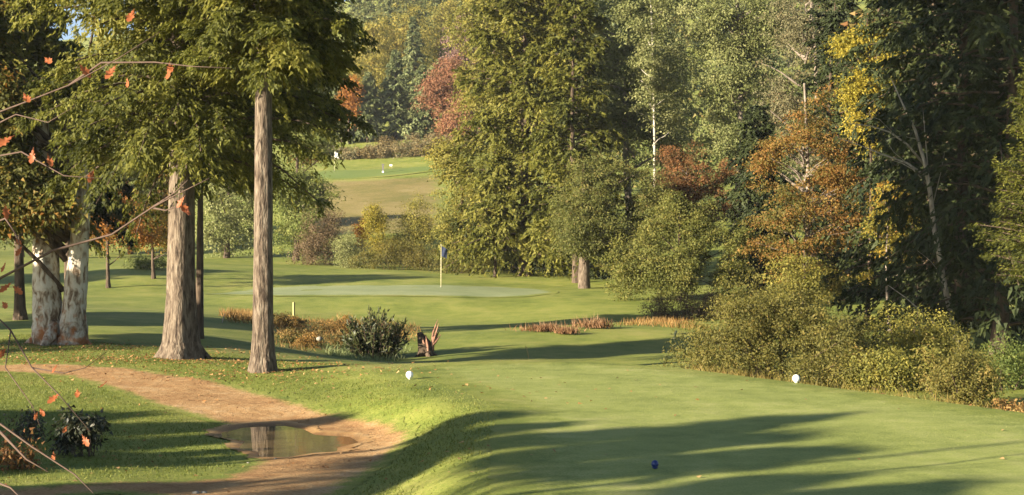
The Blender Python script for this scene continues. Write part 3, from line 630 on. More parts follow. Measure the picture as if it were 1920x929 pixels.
leaf_tree('birch_tree', 'white stemmed birch showing its trunk above the dull red tree', 'tree', at(1226, 86), 66, 17, .11,
          [(0, -.9, 11.6, 1.2, .8, 2.2), (.5, -.8, 7.0, .8, .6, .5), (.4, 0, 12.5, 1.7, 1.6, 2.6), (-.3, 0, 16, 1.8, 1.6, 2.2), (.9, .3, 9.6, 1.0, 1.0, 1.0)], 260, 40, .5, .19, L_grey, noise_mat("white_birch_bark", [(.12, .10, .08), (.36, .32, .25), (.48, .44, .36)], 6, rough=.7, bump=.2, stretch=(1, 1, 2.2), pos=[.32, .42, .7]), lean=(-.2, 0), gap=.15, tone=(.6, .2, .13))
leaf_tree('aspen_tree', 'pale silvery green tree reaching the top edge above the dull red tree', 'tree', at(1375, 84), 67, 20, .26,
          [(0, 0, 8.6, 2.4, 2.2, 2.2), (.4, 0, 12.4, 2.7, 2.6, 2.6), (-.8, 0, 15.8, 2.8, 2.6, 2.4), (1.4, 0, 6.0, 1.6, 1.5, 1.8), (1.9, 0, 15.2, 2.0, 2.0, 2.2)], 760, 44, .52, .185, L_grey, M_bark_p, gap=.2, tone=(.5, .24, .14))
leaf_tree('thin_tree', 'thin leaved grey brown tree left of the yellow tree with bare twigs showing', 'tree', at(1510, 76), 68, 18, .2,
          [(0, 0, 13.5, 2.4, 2.2, 2.8), (-.6, 0, 9.6, 1.9, 1.8, 2.0), (1.0, 0, 16.5, 2.0, 2, 1.8), (.3, 0, 7.0, 1.5, 1.5, 1.5)], 520, 32, .5, .16, foliage("thin_grey_leaves", [(.06, .06, .028), (.13, .12, .055), (.19, .17, .085), (.22, .14, .07)], .35), M_bark_p, gap=.25, tone=(.5, .2, .14), nl=40)
bM = hit(1095, 541)
leaf_tree('oak_tree', 'spreading green tree with a stout pale trunk at the right end of the green', 'tree', bM, 71, 6.5, .33,
          [(1.2, 0, 3.9, 2.2, 2.0, 2.0), (.2, -.2, 3.0, 1.5, 1.5, 1.6), (2.4, -.2, 3.2, 2.0, 1.8, 1.8), (.9, .2, 5.4, 1.8, 1.7, 1.4), (2.9, .2, 5.0, 1.6, 1.5, 1.4), (-.6, 0, 4.2, 1.0, 1.0, 1.0), (1.8, 0, 6.4, 1.0, 1.0, .9), (.2, 0, 6.0, .8, .8, .8), (3.8, 0, 4.4, .9, .9, 1.2), (-.5, .5, 2.6, 1.3, 1.0, .8), (1.7, -.4, 2.0, 1.5, 1.2, 1.0), (3.0, -.3, 1.8, 1.3, 1.1, 1.2), (-.9, .8, 3.2, 1.0, .9, 1.0), (.5, -.6, 2.5, 1.0, .8, .7), (.0, -1.5, 3.0, 1.2, .6, 1.1), (.2, -1.4, 4.4, 1.2, .6, 1.0), (-.3, -1.2, 2.1, 1.1, .7, .5)], 1150, 42, .36, .14, foliage('oak_leaves', [(.05, .06, .014), (.105, .115, .026), (.16, .155, .04), (.22, .15, .045)], .38), M_bark_h, gap=.18, tone=(.46, .24, .15), flare=1.0)
leaf_tree('red_tree', 'dull red leaved tree in front of the white stemmed birch', 'tree', at(1290, 79), 72, 6.5, .14,
          [(-.3, 0, 5.6, 1.9, 1.6, 1.5), (1.3, 0, 5.0, 1.6, 1.5, 1.3), (.6, 0, 6.6, 1.2, 1.2, .9), (-1.4, 0, 4.4, 1.0, 1, .9), (2.3, 0, 4.0, .9, .9, 1.0), (-.9, 0, 7.0, .7, .7, .7), (2.0, 0, 6.4, .7, .7, .8), (.4, -.2, 3.6, 1.2, 1.0, .9)], 420, 40, .38, .14, L_red, M_bark_p, gap=.2, tone=(.5, .28, .16))
leaf_tree('leafy_tree', 'yellow green bushy tree standing below the dull red tree', 'tree', at(1275, 66), 73, 4, .12,
          [(-.6, 0, 1.6, 1.5, 1.4, 1.4), (1.0, 0, 2.2, 1.4, 1.3, 1.3), (-1.6, -.2, 1.0, 1.0, 1.0, 1.0), (2.3, .2, 1.4, 1.0, 1.1, 1.4), (.5, .2, 3.6, 1.0, 1.1, 1.1), (-1.1, .2, 3.0, 1.0, 1.1, 1.2), (1.6, .2, 3.4, .8, .8, .9), (.2, -.5, .8, 1.3, 1.0, .8), (-.3, .2, 4.4, .7, .7, .7), (2.6, 0, 2.9, .7, .7, .8), (-2.5, -.2, 1.2, 1.0, .9, 1.2), (-2.2, .2, 2.6, .9, .9, 1.0), (0, -.8, 1.4, 1.6, .9, 1.2)], 900, 42, .34, .125, foliage('mixed_green_gold_leaves', [(.055, .07, .014), (.115, .125, .026), (.175, .17, .038), (.25, .20, .05)], .38), M_bark_d, gap=.16, tone=(.52, .26, .15))
shrub('bush', 'brown stemmed low bush at the foot of the yellow green tree', 'bush', at(1290, 58), 74, [(0, 0, .5, 1.2, .7, .7), (-1.2, -.2, .35, .8, .6, .5), (1.0, .1, .5, .8, .6, .7)], 180, 36, .28, .10, L_brown, tone=(.5, .22, .14), stems=30)
leaf_tree('rust_tree', 'rust and orange leaved tree in layered sprays right of the dull red tree', 'tree', at(1508, 55), 75, 9, .13,
          [(-.9, 0, 5.0, 1.1, 1.1, .55), (.4, 0, 5.6, 1.4, 1.2, .6), (-.2, 0, 6.6, 1.3, 1.2, .6), (-.4, 0, 3.9, 1.7, 1.3, .55), (.9, 0, 4.4, 1.3, 1.1, .55), (-.7, 0, 2.8, 1.5, 1.2, .55), (.8, 0, 3.1, 1.4, 1.2, .5), (-.3, 0, 7.7, 1.0, 1.0, .6), (.2, 0, 1.6, 1.4, 1.1, .6), (1.2, 0, 6.6, .9, .9, .5), (-1.4, 0, 6.0, .8, .8, .6), (1.7, .1, 5.2, .7, .7, .6), (-.9, 0, 8.1, .7, .7, .6), (.5, 0, 8.6, .7, .7, .5), (1.6, 0, 3.8, .7, .7, .6)], 640, 40, .38, .115, L_rust, M_bark_p, gap=.25, flat=.42, tone=(.5, .34, .15), nl=50)
leaf_tree('green_understory_tree', 'small gold green tree under the rust coloured tree', 'tree', at(1508, 50), 76, 2.6, .06,
          [(-.2, 0, 1.6, 1.0, .9, .9), (.7, 0, 1.3, .8, .8, .8), (-.9, 0, 1.0, .7, .7, .7)], 170, 40, .32, .105, L_olive, M_bark_d, tone=(.36, .28, .15))
leaf_tree('yellow_tree', 'bright yellow leaved tree with a pale trunk at the upper right', 'tree', at(1626, 51), 77, 10.8, .075,
          [(.4, 0, 10.1, .95, .9, .4), (-.6, 0, 9.9, .7, .8, .35), (1.2, 0, 9.2, .6, .7, .8), (-.2, 0, 8.3, .7, .8, .7), (.8, 0, 8.0, .8, .9, .6), (-.4, 0, 7.3, .6, .7, .7), (1.3, 0, 7.2, .6, .7, .5), (.2, 0, 6.6, .5, .6, .5), (.7, 0, 9.1, .6, .7, .4)], 620, 26, .3, .125, L_yel, M_bark_d, gap=.3, flat=.8, tone=(.58, .3, .14), shell=.7)
leaf_tree('yellow_green_sapling', 'yellow green sapling with orange tips in the shade below the yellow tree', 'tree', at(1668, 46), 78, 4.2, .05,
          [(0, 0, 3.4, .9, .8, .5), (.5, 0, 2.6, .8, .8, .5), (-.5, 0, 1.7, .7, .6, .4), (.2, 0, 4.3, .7, .7, .5)], 130, 34, .3, .11, foliage("sapling_leaves", [(.07, .08, .015), (.18, .17, .03), (.28, .22, .03), (.36, .17, .03)], .4), M_bark_p, gap=.1, flat=.4)
for px, Y, H, lab in [(962, 93, 4.2, 'added low dark hemlock under the left boughs of the big middle conifer'), (1012, 95, 4.6, 'added low dark hemlock under the middle of the big conifer'), (1052, 92, 3.8, 'added low dark hemlock under the boughs left of the stout pale trunk'), (1128, 84, 4.0, 'added low dark hemlock right of the stout pale trunk at the green')]:  # added to fill the dark gap under the big conifer, in shade-coloured needles
    conifer('hemlock_tree', lab, at(px, Y), 300 + px, H, .1, 2.1, .07, 46, 16, 10, .26, L_hem_shade, group='low hemlocks added to darken the gap behind the green', pw=.45, wl=.45)
RG = 'dark hemlocks in the shaded wood at the right'
for i, (px, Y, H, rm, lab) in enumerate([
        (1735, 48, 19, 3.0, 'dark hemlock just right of the yellow tree'), (1800, 40, 19, 3.2, 'dark hemlock behind the bare dead tree'),
        (1872, 37, 18, 3.0, 'dark hemlock behind the sunlit young hemlock at the right edge'), (1760, 50, 21, 3.6, 'tall dark hemlock set back between its two nearer neighbours'),
        (1665, 66, 20, 3.0, 'tall dark hemlock behind the yellow tree'), (1960, 43, 20, 3.6, 'dark hemlock at the far right beyond the picture edge'),
        (1570, 68, 15, 2.8, 'dark hemlock behind the rust coloured tree'), (1420, 70, 9, 2.0, 'dark hemlock in the gap between the red and the rust trees')]):
    conifer('hemlock_tree', lab, at(px, Y), 80 + i, H, .6, rm, .2, 110, 22, 11, .22, L_hem_shade, group=RG, pw=.5, wl=.42)
conifer('young_hemlock', 'sunlit young hemlock with feathery boughs at the right edge', G(10.0, 26.3), 95, 6.9, 2.0, 1.35, .08, 170, 26, 16, .065, L_hem, pw=.8, a=.30, b=.12, wl=.34, tone=(.34, .12, .12), twl=.2)

shrub('bush', 'low shaded olive shrub between the big bush and the smaller one at the right', 'bush', G(X(1700, 27.2), 27.2), 104, [(0, 0, .35, .9, .6, .5), (.7, .2, .3, .6, .5, .45), (-.6, .1, .3, .5, .5, .4)], 240, 36, .2, .075, L_olive, tone=(.32, .25, .15), stems=20)
shrub('bush', 'dark green low shrub at the far right edge beyond the dried weeds', 'bush', G(X(1885, 27.5), 27.5), 105, [(0, 0, .4, .8, .6, .6), (.8, .1, .4, .8, .6, .6), (-.5, .3, .3, .5, .5, .4)], 240, 36, .2, .075, L_green, tone=(.25, .22, .14), stems=20)
# bare dead tree
t = None
Yd = 37.5; bd = np.array(at(1795, Yd))
t = thing('dead_tree', 'bare dead tree with pale crooked branches leaning in front of the dark wood', 'tree', bd)
def pl(pts, Y, base, dep=None):
    out = []
    for i, q in enumerate(pts):
        yy = Y + (dep[i] if dep else 0.0); out.append(W(q[0], q[1], yy) - base)
    return out
mb = MB()
mb.tube([np.array((0.05, 0, -.2))] + pl([(1795, 640), (1772, 540), (1752, 430), (1744, 360), (1735, 310), (1716, 245), (1690, 190), (1672, 150)], Yd, bd, [0, 0, 0, -.1, -.1, -.2, -.2, -.3]), [.10, .085, .075, .065, .06, .05, .035, .022, .01], 8, wob=.06)
mb.build('trunk', M_dead, t)
for pts, r in [([(1736, 330), (1700, 306), (1655, 290), (1610, 272), (1570, 258)], .035), ([(1738, 345), (1712, 318), (1690, 306), (1668, 300)], .022), ([(1735, 312), (1702, 272), (1668, 248), (1630, 236), (1590, 232)], .035),
               ([(1742, 345), (1736, 270), (1730, 200)], .02), ([(1722, 262), (1690, 255), (1660, 262)], .014), ([(1750, 380), (1765, 320), (1772, 280)], .014), ([(1655, 290), (1620, 300), (1590, 315)], .012), ([(1680, 255), (1650, 225), (1625, 215)], .010), ([(1700, 306), (1675, 285), (1660, 260)], .010),
               ([(1790, 640), (1745, 600), (1700, 560), (1665, 535)], .03), ([(1768, 520), (1745, 490), (1720, 470)], .012)]:
    mb = MB(); q = pl(pts, Yd, bd, [-.1 * k for k in range(len(pts))]); mb.tube(q, [r * (1 - .8 * k / (len(q) - 1)) for k in range(len(q))], 6, wob=.05); mb.build('branch', M_dead, t)

# bushes along the right side of the tee
shrub('bush', 'big rounded olive and tawny bush along the right edge of the tee', 'bush', G(5.6, 29.5), 101,
      [(-.2, 0, .8, 1.4, 1.2, 1.05), (-.55, .3, 1.3, .9, 1.0, .75), (-1.5, .2, .45, .85, .9, .75), (.75, -.8, .65, .8, .9, .8), (.9, -1.9, .2, .7, .7, .55), (.1, -1.6, .2, .8, .6, .5), (1.35, -.2, .7, .5, .6, .7), (-1.0, -.2, 1.0, .9, .8, .75), (.3, .2, 1.35, .7, .8, .6)], 1000, 44, .20, .068, L_brush, tone=(.42, .25, .15), stems=60, ns=2.2, wl=.5)
shrub('bush', 'smaller olive bush near the right edge with yellow lower leaves', 'bush', G(X(1803, 24.5), 24.5), 102,
      [(0, 0, .75, .55, .5, .6), (-.3, -.3, .35, .5, .4, .45), (.25, -.3, .3, .45, .4, .4)], 260, 40, .15, .06, L_brush, tone=(.52, .25, .15), stems=24, ns=2.5)
shrub('bush', 'dim olive bush in the shade behind the two bushes beside the tee', 'bush', G(X(1705, 32), 32), 103, [(0, 0, .7, .9, .7, .8), (.8, 0, .5, .6, .6, .6)], 200, 36, .24, .085, L_olive, tone=(.35, .2, .14))

# ------------------------------------------------------------------ the far hillside
FG = 'trees on the far hillside'
def fspruce(px, Y, H, rm, lab, seed, mat=None): conifer('spruce_tree', lab, at(px, Y), seed, H, .5, rm, .18, 70, 16, 8, .55, mat or L_spruce, group=FG, pw=.8, wl=.5, b=.35)
def ftree(name, px, Y, H, r, lab, seed, mat, z0=.45, tone=(.5, .22, .14), gap=.05, n=230):
    leaf_tree(name, lab, 'tree', at(px, Y), seed, H * .8, .18, [(0, 0, H * (z0 + .18), r, r, H * .25), (r * .3, 0, H * .82, r * .7, r * .7, H * .18), (-r * .45, .2, H * .5, r * .7, r * .7, H * .2), (r * .5, -.2, H * .42, r * .6, r * .6, H * .16)], n, 32, .8, .36, mat, M_bark_d, group=FG, gap=gap, tone=tone)
fspruce(742, 190, 11.5, 3.0, 'dark blue green spruce in the middle of the far wood edge', 111)
fspruce(690, 188, 9, 2.8, 'spruce left of the blue green one at the far wood edge', 112)
fspruce(792, 189, 9.5, 2.7, 'spruce right of the blue green one, left of the scarlet tree', 113)
fspruce(640, 189, 8, 2.6, 'low spruce above the white flag on the far wood edge', 114)
fspruce(775, 205, 15, 3.0, 'tall grey green spruce behind the far wood edge', 115)
ftree('orange_tree', 655, 187, 9.5, 1.3, 'narrow orange tree between the spruces of the far hillside', 116, L_or, tone=(.75, .15, .12), n=120)
ftree('scarlet_tree', 838, 184, 11.5, 2.9, 'scarlet tree on the far hillside left of the big conifer', 117, L_scar, n=300)
ftree('scarlet_tree', 858, 178, 6.5, 2.2, 'low orange scarlet tree below the tall scarlet one', 118, L_scar, tone=(.7, .2, .14), z0=.3)
ftree('plum_tree', 872, 200, 17, 3.0, 'plum purple tree above the scarlet tree on the far hillside', 119, L_plum, z0=.5)
ftree('yellow_green_tree', 700, 208, 16, 3.4, 'yellow green tree above the spruces on the far hillside', 120, L_olive, tone=(.6, .2, .13))
ftree('yellow_green_tree', 755, 216, 17, 3.6, 'golden olive tree at the top of the far hillside gap', 121, L_olive, tone=(.66, .2, .13))
ftree('yellow_green_tree', 640, 212, 16, 3.6, 'green tree above the narrow orange tree on the far hillside', 122, L_green, tone=(.55, .2, .13))
ftree('olive_tree', 830, 222, 19, 3.8, 'pale olive tree above the plum purple one', 123, L_olive, tone=(.58, .2, .13))
# brush along the foot of the far wood
rng = np.random.default_rng(130); ks = []
for i in range(34):
    px = rng.uniform(560, 900); Y = rng.uniform(173, 181); g = at(px, Y); H = rng.uniform(.8, 1.9)
    k, _ = leafy(rng, [(g[0], g[1], g[2] + H * .5, rng.uniform(1, 2), 1.2, H * .6)], 40, 22, .5, .28, tone=(rng.uniform(.2, .8), .2, .14)); ks.append(k)
tag(link('brush', kite_mesh('brush', ks), foliage("far_brush", [(.10, .08, .03), (.19, .13, .045), (.24, .19, .09), (.20, .20, .10)], .35)), 'tawny brush along the foot of the far wooded hillside', 'brush', kind='stuff')
# far woods that read as one mass
rng = np.random.default_rng(140); ks = []; kc = []
def wood_at(x, y, H, con, big):
    z = Zp(x, y)
    if con:
        k = needles(rng, H, .5, lambda u: H * .2 * (1 - u) + .15, 26, 10, 5, big * 1.25, tone=(rng.uniform(.3, .6), .14, .12), wl=.5); k[0][...] += np.array((x, y, z)); kc.append(k)
    else:
        r = H * .23; k, _ = leafy(rng, [(x, y, z + H * .62, r, r, H * .3), (x + r * .5, y, z + H * .4, r * .8, r * .8, H * .22), (x - r * .4, y, z + H * .82, r * .6, r * .6, H * .16)], 64, 13, big * 1.7, big * 1.08, tone=(np.clip(rng.normal(.45, .2), .05, .95), .10, .09), gap=.05); ks.append(k)
for yy in np.arange(228, 320, 13.0):
    for xx in np.arange(-70, 62, 9.5):
        wood_at(xx + rng.uniform(-2.5, 2.5), yy + rng.uniform(-4, 4), rng.uniform(13, 19), rng.uniform() < .35, .75)
for yy in np.arange(236, 330, 12.0):
    for xx in np.arange(-42, -6, 6.5):
        wood_at(xx + rng.uniform(-2, 2), yy + rng.uniform(-3, 3), rng.uniform(14, 19), rng.uniform() < .3, .7)
for yy in np.arange(230, 300, 14.0):
    for xx in np.arange(-125, -70, 9.0):
        wood_at(xx + rng.uniform(-2, 2), yy + rng.uniform(-3, 3), rng.uniform(10, 14), rng.uniform() < .3, .75)
for yy in np.arange(112, 150, 8.0):
    for xx in np.arange(2, 75, 6.0):
        if (xx) * F / yy + 960 > 985: wood_at(xx + rng.uniform(-2, 2), yy + rng.uniform(-3, 3), rng.uniform(14, 20), rng.uniform() < .35, .5)
for yy in np.arange(58, 106, 8.0):
    for xx in np.arange(18, 52, 5.5):
        if xx * F / yy + 960 > 1640: wood_at(xx + rng.uniform(-2, 2), yy + rng.uniform(-3, 3), rng.uniform(13, 18), rng.uniform() < .6, .4)
for yy in np.arange(150, 225, 12.0):
    for xx in np.arange(-100, -20, 8.5):
        if xx * F / yy + 960 < 560 and not (xx > -58 and yy < 200): wood_at(xx + rng.uniform(-2, 2), yy + rng.uniform(-3, 3), rng.uniform(9, 14), rng.uniform() < .35, .6)
tag(link('woodland', kite_mesh('woodland', ks), foliage("far_wood_leaves", [(.05, .065, .018), (.10, .115, .035), (.16, .155, .045), (.22, .16, .05), (.26, .12, .05)], .35, pos=[0, .35, .62, .85, 1])), 'broadleaf woods in autumn colour covering the far hillside', 'woods', kind='stuff')
tag(link('conifer_woodland', kite_mesh('conifer_woodland', kc), L_spruce), 'dark conifers scattered through the far hillside woods', 'woods', kind='stuff')
# ------------------------------------------------------------------ golf things
M_white = plain("white_paint", (.80, .79, .74), rough=.4, spec=.5, var=.04)
M_blue = plain("blue_paint", (.014, .03, .13), rough=.35, spec=.5)
M_navy = plain("navy_flag_cloth", (.018, .026, .055), rough=.8)
M_pole = plain("pale_yellow_pole", (.62, .56, .34), rough=.4)
M_post = noise_mat("weathered_post", [(.24, .19, .08), (.42, .36, .17)], 10, bump=.5, stretch=(1, 1, .2))
M_stone = noise_mat("pale_stone", [(.16, .14, .11), (.32, .29, .24)], 9, bump=.6)
M_cup = plain("cup_liner", (.5, .5, .5))
def tee_marker(label, base, mat, r=.062):
    t = thing('tee_marker', label, 'tee marker', base, 'tee markers')
    mb = MB(); mb.lathe([(.0, .0), (r * .55, .002), (r * .9, r * .45), (r, r * .95), (r * .9, r * 1.42), (r * .62, r * 1.78), (r * .28, r * 1.95), (0.002, r * 1.99)], 20, (0, 0, .012)); mb.build('ball', mat, t)
    mb = MB(); mb.lathe([(.004, -.10), (.010, -.02), (.016, .004), (.030, .008), (.032, .016), (.0, .018)], 10); mb.build('spike', mat, t)
    return t
def h2(px, py, dz=0): p = hit(px, py); return (p[0], p[1], p[2] + dz)
tee_marker('white ball tee marker on the left corner of the tee', h2(768, 712, .006), M_white)
tee_marker('white ball tee marker on the right edge of the tee by the big bush', h2(1493, 719, .006), M_white)
tee_marker('blue tee marker lying in the shadow on the near tee', h2(1228, 881, .006), M_blue, r=.037)
def flagstick(label, base, H, polem, flagm, fh, fw, dirx=1, r=.012):
    t = thing('flagstick', label, 'flag', base, 'flagsticks')
    mb = MB(); mb.tube([(0, 0, -.12), (0, 0, H * .4), (.004, 0, H)], [r * 1.15, r, r * .7], 8); mb.lathe([(r * 1.6, H - .005), (r * 1.7, H + .02), (.002, H + .045)], 8); mb.build('pole', polem, t)
    n1, n2 = 8, 9; v = []; f = []
    for s in (-.004, .004):
        for i in range(n1):
            for j in range(n2):
                u = i / (n1 - 1); w = j / (n2 - 1)
                x = dirx * (r * .6 + u * fw * (1 - .25 * w) + .05 * fw * math.sin(5 * u + 3 * w)); y = .14 * fw * math.sin(7 * u + 2 * w) * u + s; z = H - .03 - w * fh - u * fh * .38 * (1 - .3 * w)
                v.append((x, y, z))
    for L_ in range(2):
        o = L_ * n1 * n2
        for i in range(n1 - 1):
            for j in range(n2 - 1): f.append((o + i * n2 + j, o + (i + 1) * n2 + j, o + (i + 1) * n2 + j + 1, o + i * n2 + j + 1))
    mb = MB(); mb.add(v, f); mb.build('flag', flagm, t)
    mb = MB(); mb.lathe([(.054, .004), (.054, .010), (.050, .010), (.050, -.09)], 16); mb.build('hole_cup', M_cup, t)
    return t
b = hit(827, 539); flagstick('flagstick with a limp dark navy flag on the near putting green', b + np.array((0, 0, .012)), 2.15, M_pole, M_navy, .52, .34, 1, .016)
b = hit(627, 322); flagstick('distant flagstick with a white flag on the far green', b + np.array((0, 0, .06)), 2.2, M_pole, M_white, .60, .55, 1, .022)
t = thing('tee_sign', 'small dark post with a white foot at the edge of the far green', 'post', hit(718, 325))
mb = MB(); mb.box((0, 0, .58), (.16, .10, .76)); mb.box((0, 0, .96), (.30, .16, .07)); mb.build('post', plain("dark_post_paint", (.12, .11, .12)), t, smooth=False)
mb = MB(); mb.box((0, 0, .10), (.20, .16, .24)); mb.build('foot', M_white, t, smooth=False)
t = thing('white_box', 'small white box on short legs beside the far dark post', 'box', hit(733, 317))
mb = MB(); mb.box((0, 0, .38), (.30, .2, .16)); mb.box((0, 0, .47), (.34, .24, .03)); mb.build('box', M_white, t, smooth=False)
for s in (-1, 1):
    mb = MB(); mb.box((s * .11, 0, .13), (.04, .15, .34)); mb.build('leg', M_post, t, smooth=False)
# posts and sticks on the low ground before the green
def wpost(label, base, h, w, mat, lean=(0, 0), name='wooden_post'):
    t = thing(name, label, 'post', base)
    mb = MB(); mb.tube([(0, 0, -.15), (lean[0] * .5, lean[1] * .5, h * .5), (lean[0], lean[1], h * .96), (lean[0] * 1.02, lean[1], h)], [w * .72, w * .7, w * .7, w * .45], 4, wob=.05); mb.build('shaft', mat, t, smooth=False)
    mb = MB(); mb.tube([(lean[0], lean[1], h * .93), (lean[0], lean[1], h * .97)], [w * .80, w * .80], 4); mb.build('cap_band', mat, t, smooth=False)
    return t
wpost('short yellowish wooden post in front of the green beside the dry grass', hit(551, 592), .56, .075, M_post)
wpost('thin leaning stake in the bush shadow behind the tee', hit(993, 673, 30), .34, .018, M_post, (-.10, 0), 'stake')
wpost('thin white stake between the hemlock trunks at the edge of the green', hit(381, 574), .62, .03, M_white, (0, 0), 'stake')
wpost('pale yellow tilted tag at the grass edge left of the big bush', hit(1262, 636), .26, .055, plain("pale_tag", (.55, .50, .22)), (.10, 0), 'stake')
wpost('bleached stick poking from the shaded grass between the hemlock trunks', hit(415, 606), .30, .022, M_dead, (.12, 0), 'stake')

# old stump with torn wood
bS = hit(800, 668, 30); rng = np.random.default_rng(150)
t = thing('tree_stump', 'broken stump with dark bark and torn reddish wood behind the tee', 'stump', bS)
mb = MB(); mb.tube([(0, 0, -.2), (-.02, 0, .05), (-.08, 0, .35), (-.17, 0, .56), (-.20, 0, .66)], [.27, .22, .17, .12, .07], 14, wob=.2, rng=rng); mb.build('trunk', M_bark_d, t)
M_torn = noise_mat("torn_wood", [(.12, .055, .036), (.24, .125, .082), (.36, .24, .17)], 12, bump=.9, bdist=.03, stretch=(1, 1, .25))
for k in range(15):
    an = rng.uniform(0, 6.28); q = .03 + .11 * rng.uniform(); tall = [1.02, .92, .74, .60][k] if k < 4 else rng.uniform(.46, .66)
    if k < 4: an = rng.uniform(-.5, .5); q = .13
    a_ = np.array((q * math.cos(an) + (.02 if k < 4 else -.05), q * math.sin(an), .30)); lean_ = np.array((.16 + .03 * k, .02) if k < 4 else rng.normal(-.02, .035, 2))
    b_ = a_ + np.array((lean_[0], lean_[1], tall - .30)); m_ = (a_ + b_) / 2 + rng.normal(0, .025, 3)
    w_ = .055 if k < 4 else .06
    mb = MB(); mb.tube([a_ - np.array((0, 0, .15)), a_, m_, b_], [w_, w_, w_ * .7, .006], 5, wob=.22, rng=rng); mb.build('splinter', M_torn, t, smooth=False)
for an in (.3, 1.9, 3.6, 5.0):
    mb = MB(); mb.tube([(0, 0, .08), (.22 * math.cos(an), .22 * math.sin(an), .04), (.42 * math.cos(an), .42 * math.sin(an), -.10)], [.10, .07, .03], 7, wob=.1, rng=rng); mb.build('root', M_bark_d, t)

# leafy plant thing in front of the green: upright pointed leaves
bP = hit(700, 672, 30); rng = np.random.default_rng(151)
t = thing('shrub', 'dark green shrub with upright pointed leaves beside the broken stump', 'bush', bP)
mb = MB(); PP = []; DD = []
for i in range(125):
    an = rng.uniform(0, 6.28); sp = rng.uniform(0, 1) ** .6; L_ = rng.uniform(.85, 1.42) * (1 - .25 * sp)
    L_ *= 1.0 if i < 70 else rng.uniform(.35, .7)
    tip = np.array((math.cos(an) * sp * 1.0, math.sin(an) * sp * .6, L_)); root = np.array((math.cos(an) * .25 * sp, math.sin(an) * .2 * sp, -.1)); mid = (root + tip) / 2 + np.array((math.cos(an), math.sin(an), 0)) * .10 * sp
    mb.tube([root, mid, tip], [.012, .009, .004], 4, cap=False, rng=rng)
    for q in np.linspace(.15, 1, 14):
        p = (1 - q) ** 2 * root + 2 * q * (1 - q) * mid + q * q * tip; d = tip - mid
        for s in range(3): PP.append(p + rng.normal(0, .025, 3)); DD.append(nrm(d) + rng.normal(0, .55, 3))
mb.build('stem', M_twig, t); PP = np.array(PP); DD = np.array(DD); N = len(PP)
link('foliage', kite_mesh('foliage', [kites(PP + nrm(DD) * .06, DD, rng.normal(0, 1, (N, 3)), .15 * rng.uniform(.7, 1.3, N), .055 * np.ones(N), .42 + .22 * rng.normal(0, 1, N))]), foliage("plant_leaves", [(.02, .028, .012), (.05, .06, .02), (.10, .11, .035), (.12, .06, .04)], .25, rough=.45, spec=.4), t)

# dry grass and sedge on the low ground
def patch(name, poly, n, h, w, mat, seed, lean=.35, tone=(.5, .22), parent=None, clump=.0, dens=None):
    rng = np.random.default_rng(seed); P = np.array(poly); lo, hi = P.min(0), P.max(0); xy = []
    while sum(map(len, xy)) < n:
        q = rng.uniform(lo, hi, (n * 2, 2)); k = sdist(q[:, 0], q[:, 1], P) > rng.uniform(-.25, .15, len(q)) * min(1.0, (hi - lo).min())
        if clump:
            k &= pnoise(np.column_stack([q, np.zeros(len(q))]), clump, seed + 1) > rng.normal(-.1, .35, len(q))
        xy.append(q[k])
    xy = np.concatenate(xy)[:n]; z = Z(xy[:, 0], xy[:, 1]) - .01
    tn = tone[0] + tone[1] * pnoise(np.column_stack([xy, z]), 1.2, seed + 2)
    k = blades(rng, xy, h, w, lean, (0, .12), z); k = (k[0], k[1] + np.repeat(tn, 3))
    return link(name, kite_mesh(name, [k]), mat)
hp = lambda L_: [tuple(hit(*q)[:2]) for q in L_]
tag(patch('dry_grass', hp([(500, 600), (640, 594), (770, 612), (790, 640), (640, 652), (540, 655), (505, 630)]), 3000, .26, .022, L_dry, 160, lean=.7, tone=(.38, .45)), 'tall dry orange grass in the hollow before the green', 'dry grass', kind='stuff')
tag(patch('sedge', hp([(610, 650), (680, 645), (770, 655), (760, 672), (640, 672)]), 1300, .20, .018, L_sedge, 161, lean=.6), 'pale green sedge at the foot of the upright leaved shrub', 'sedge', kind='stuff')
tag(patch('dry_grass', hp([(420, 594), (470, 594), (480, 612), (425, 606)]), 1200, .35, .022, L_dry, 162), 'strip of dry brown grass between the two hemlock trunks', 'dry grass', kind='stuff')
L_rdry = foliage('rusty_dry_blades', [(.12, .07, .03), (.20, .10, .045), (.28, .15, .07), (.33, .22, .12)], .3)
rng = np.random.default_rng(158); ks = []
for i in range(26):
    w = hit(rng.uniform(515, 660), rng.uniform(604, 652)); H_ = rng.uniform(.15, .42)
    k, _ = leafy(rng, [(w[0], w[1], w[2] + H_ * .5, rng.uniform(.3, .6), .3, H_ * .7)], 16, 26, .16, .075, tone=(rng.uniform(.1, .95), .22, .16)); ks.append(k)
tag(link('brush', kite_mesh('brush', ks), foliage("hollow_brush", [(.06, .065, .018), (.13, .10, .028), (.22, .13, .035), (.34, .18, .045)], .35)), 'low brown and orange brush in the hollow before the green', 'brush', kind='stuff')
def clump(label, px, py, rx, ry, h, seed, n=700):
    b = hit(px, py); rng = np.random.default_rng(seed); t = thing('grass_clump', label, 'grass clump', b, 'dried clumps before the green')
    xy = rng.normal(0, .5, (n, 2)) * np.array((rx, ry)); k = blades(rng, xy, h, .03, .5, (.42, .22)); tag(link('blades', kite_mesh('blades', [k]), L_rdry, t), kind='stuff')
    xy = rng.normal(0, .35, (40, 2)) * np.array((rx, ry)); k = blades(rng, xy, h * 1.5, .02, .4, (.9, .1)); tag(link('seed_heads', kite_mesh('seed_heads', [k]), L_rdry, t), kind='stuff')
clump('rusty dried grass clump in the middle of the fairway, the left one', 1025, 622, .75, .5, .26, 163)
clump('pinkish dried clump touching the right side of the rusty one', 1062, 627, .35, .3, .24, 164, 300)
clump('ragged dried clump between the rusty one and the trees', 1115, 616, .6, .4, .34, 165, 420)
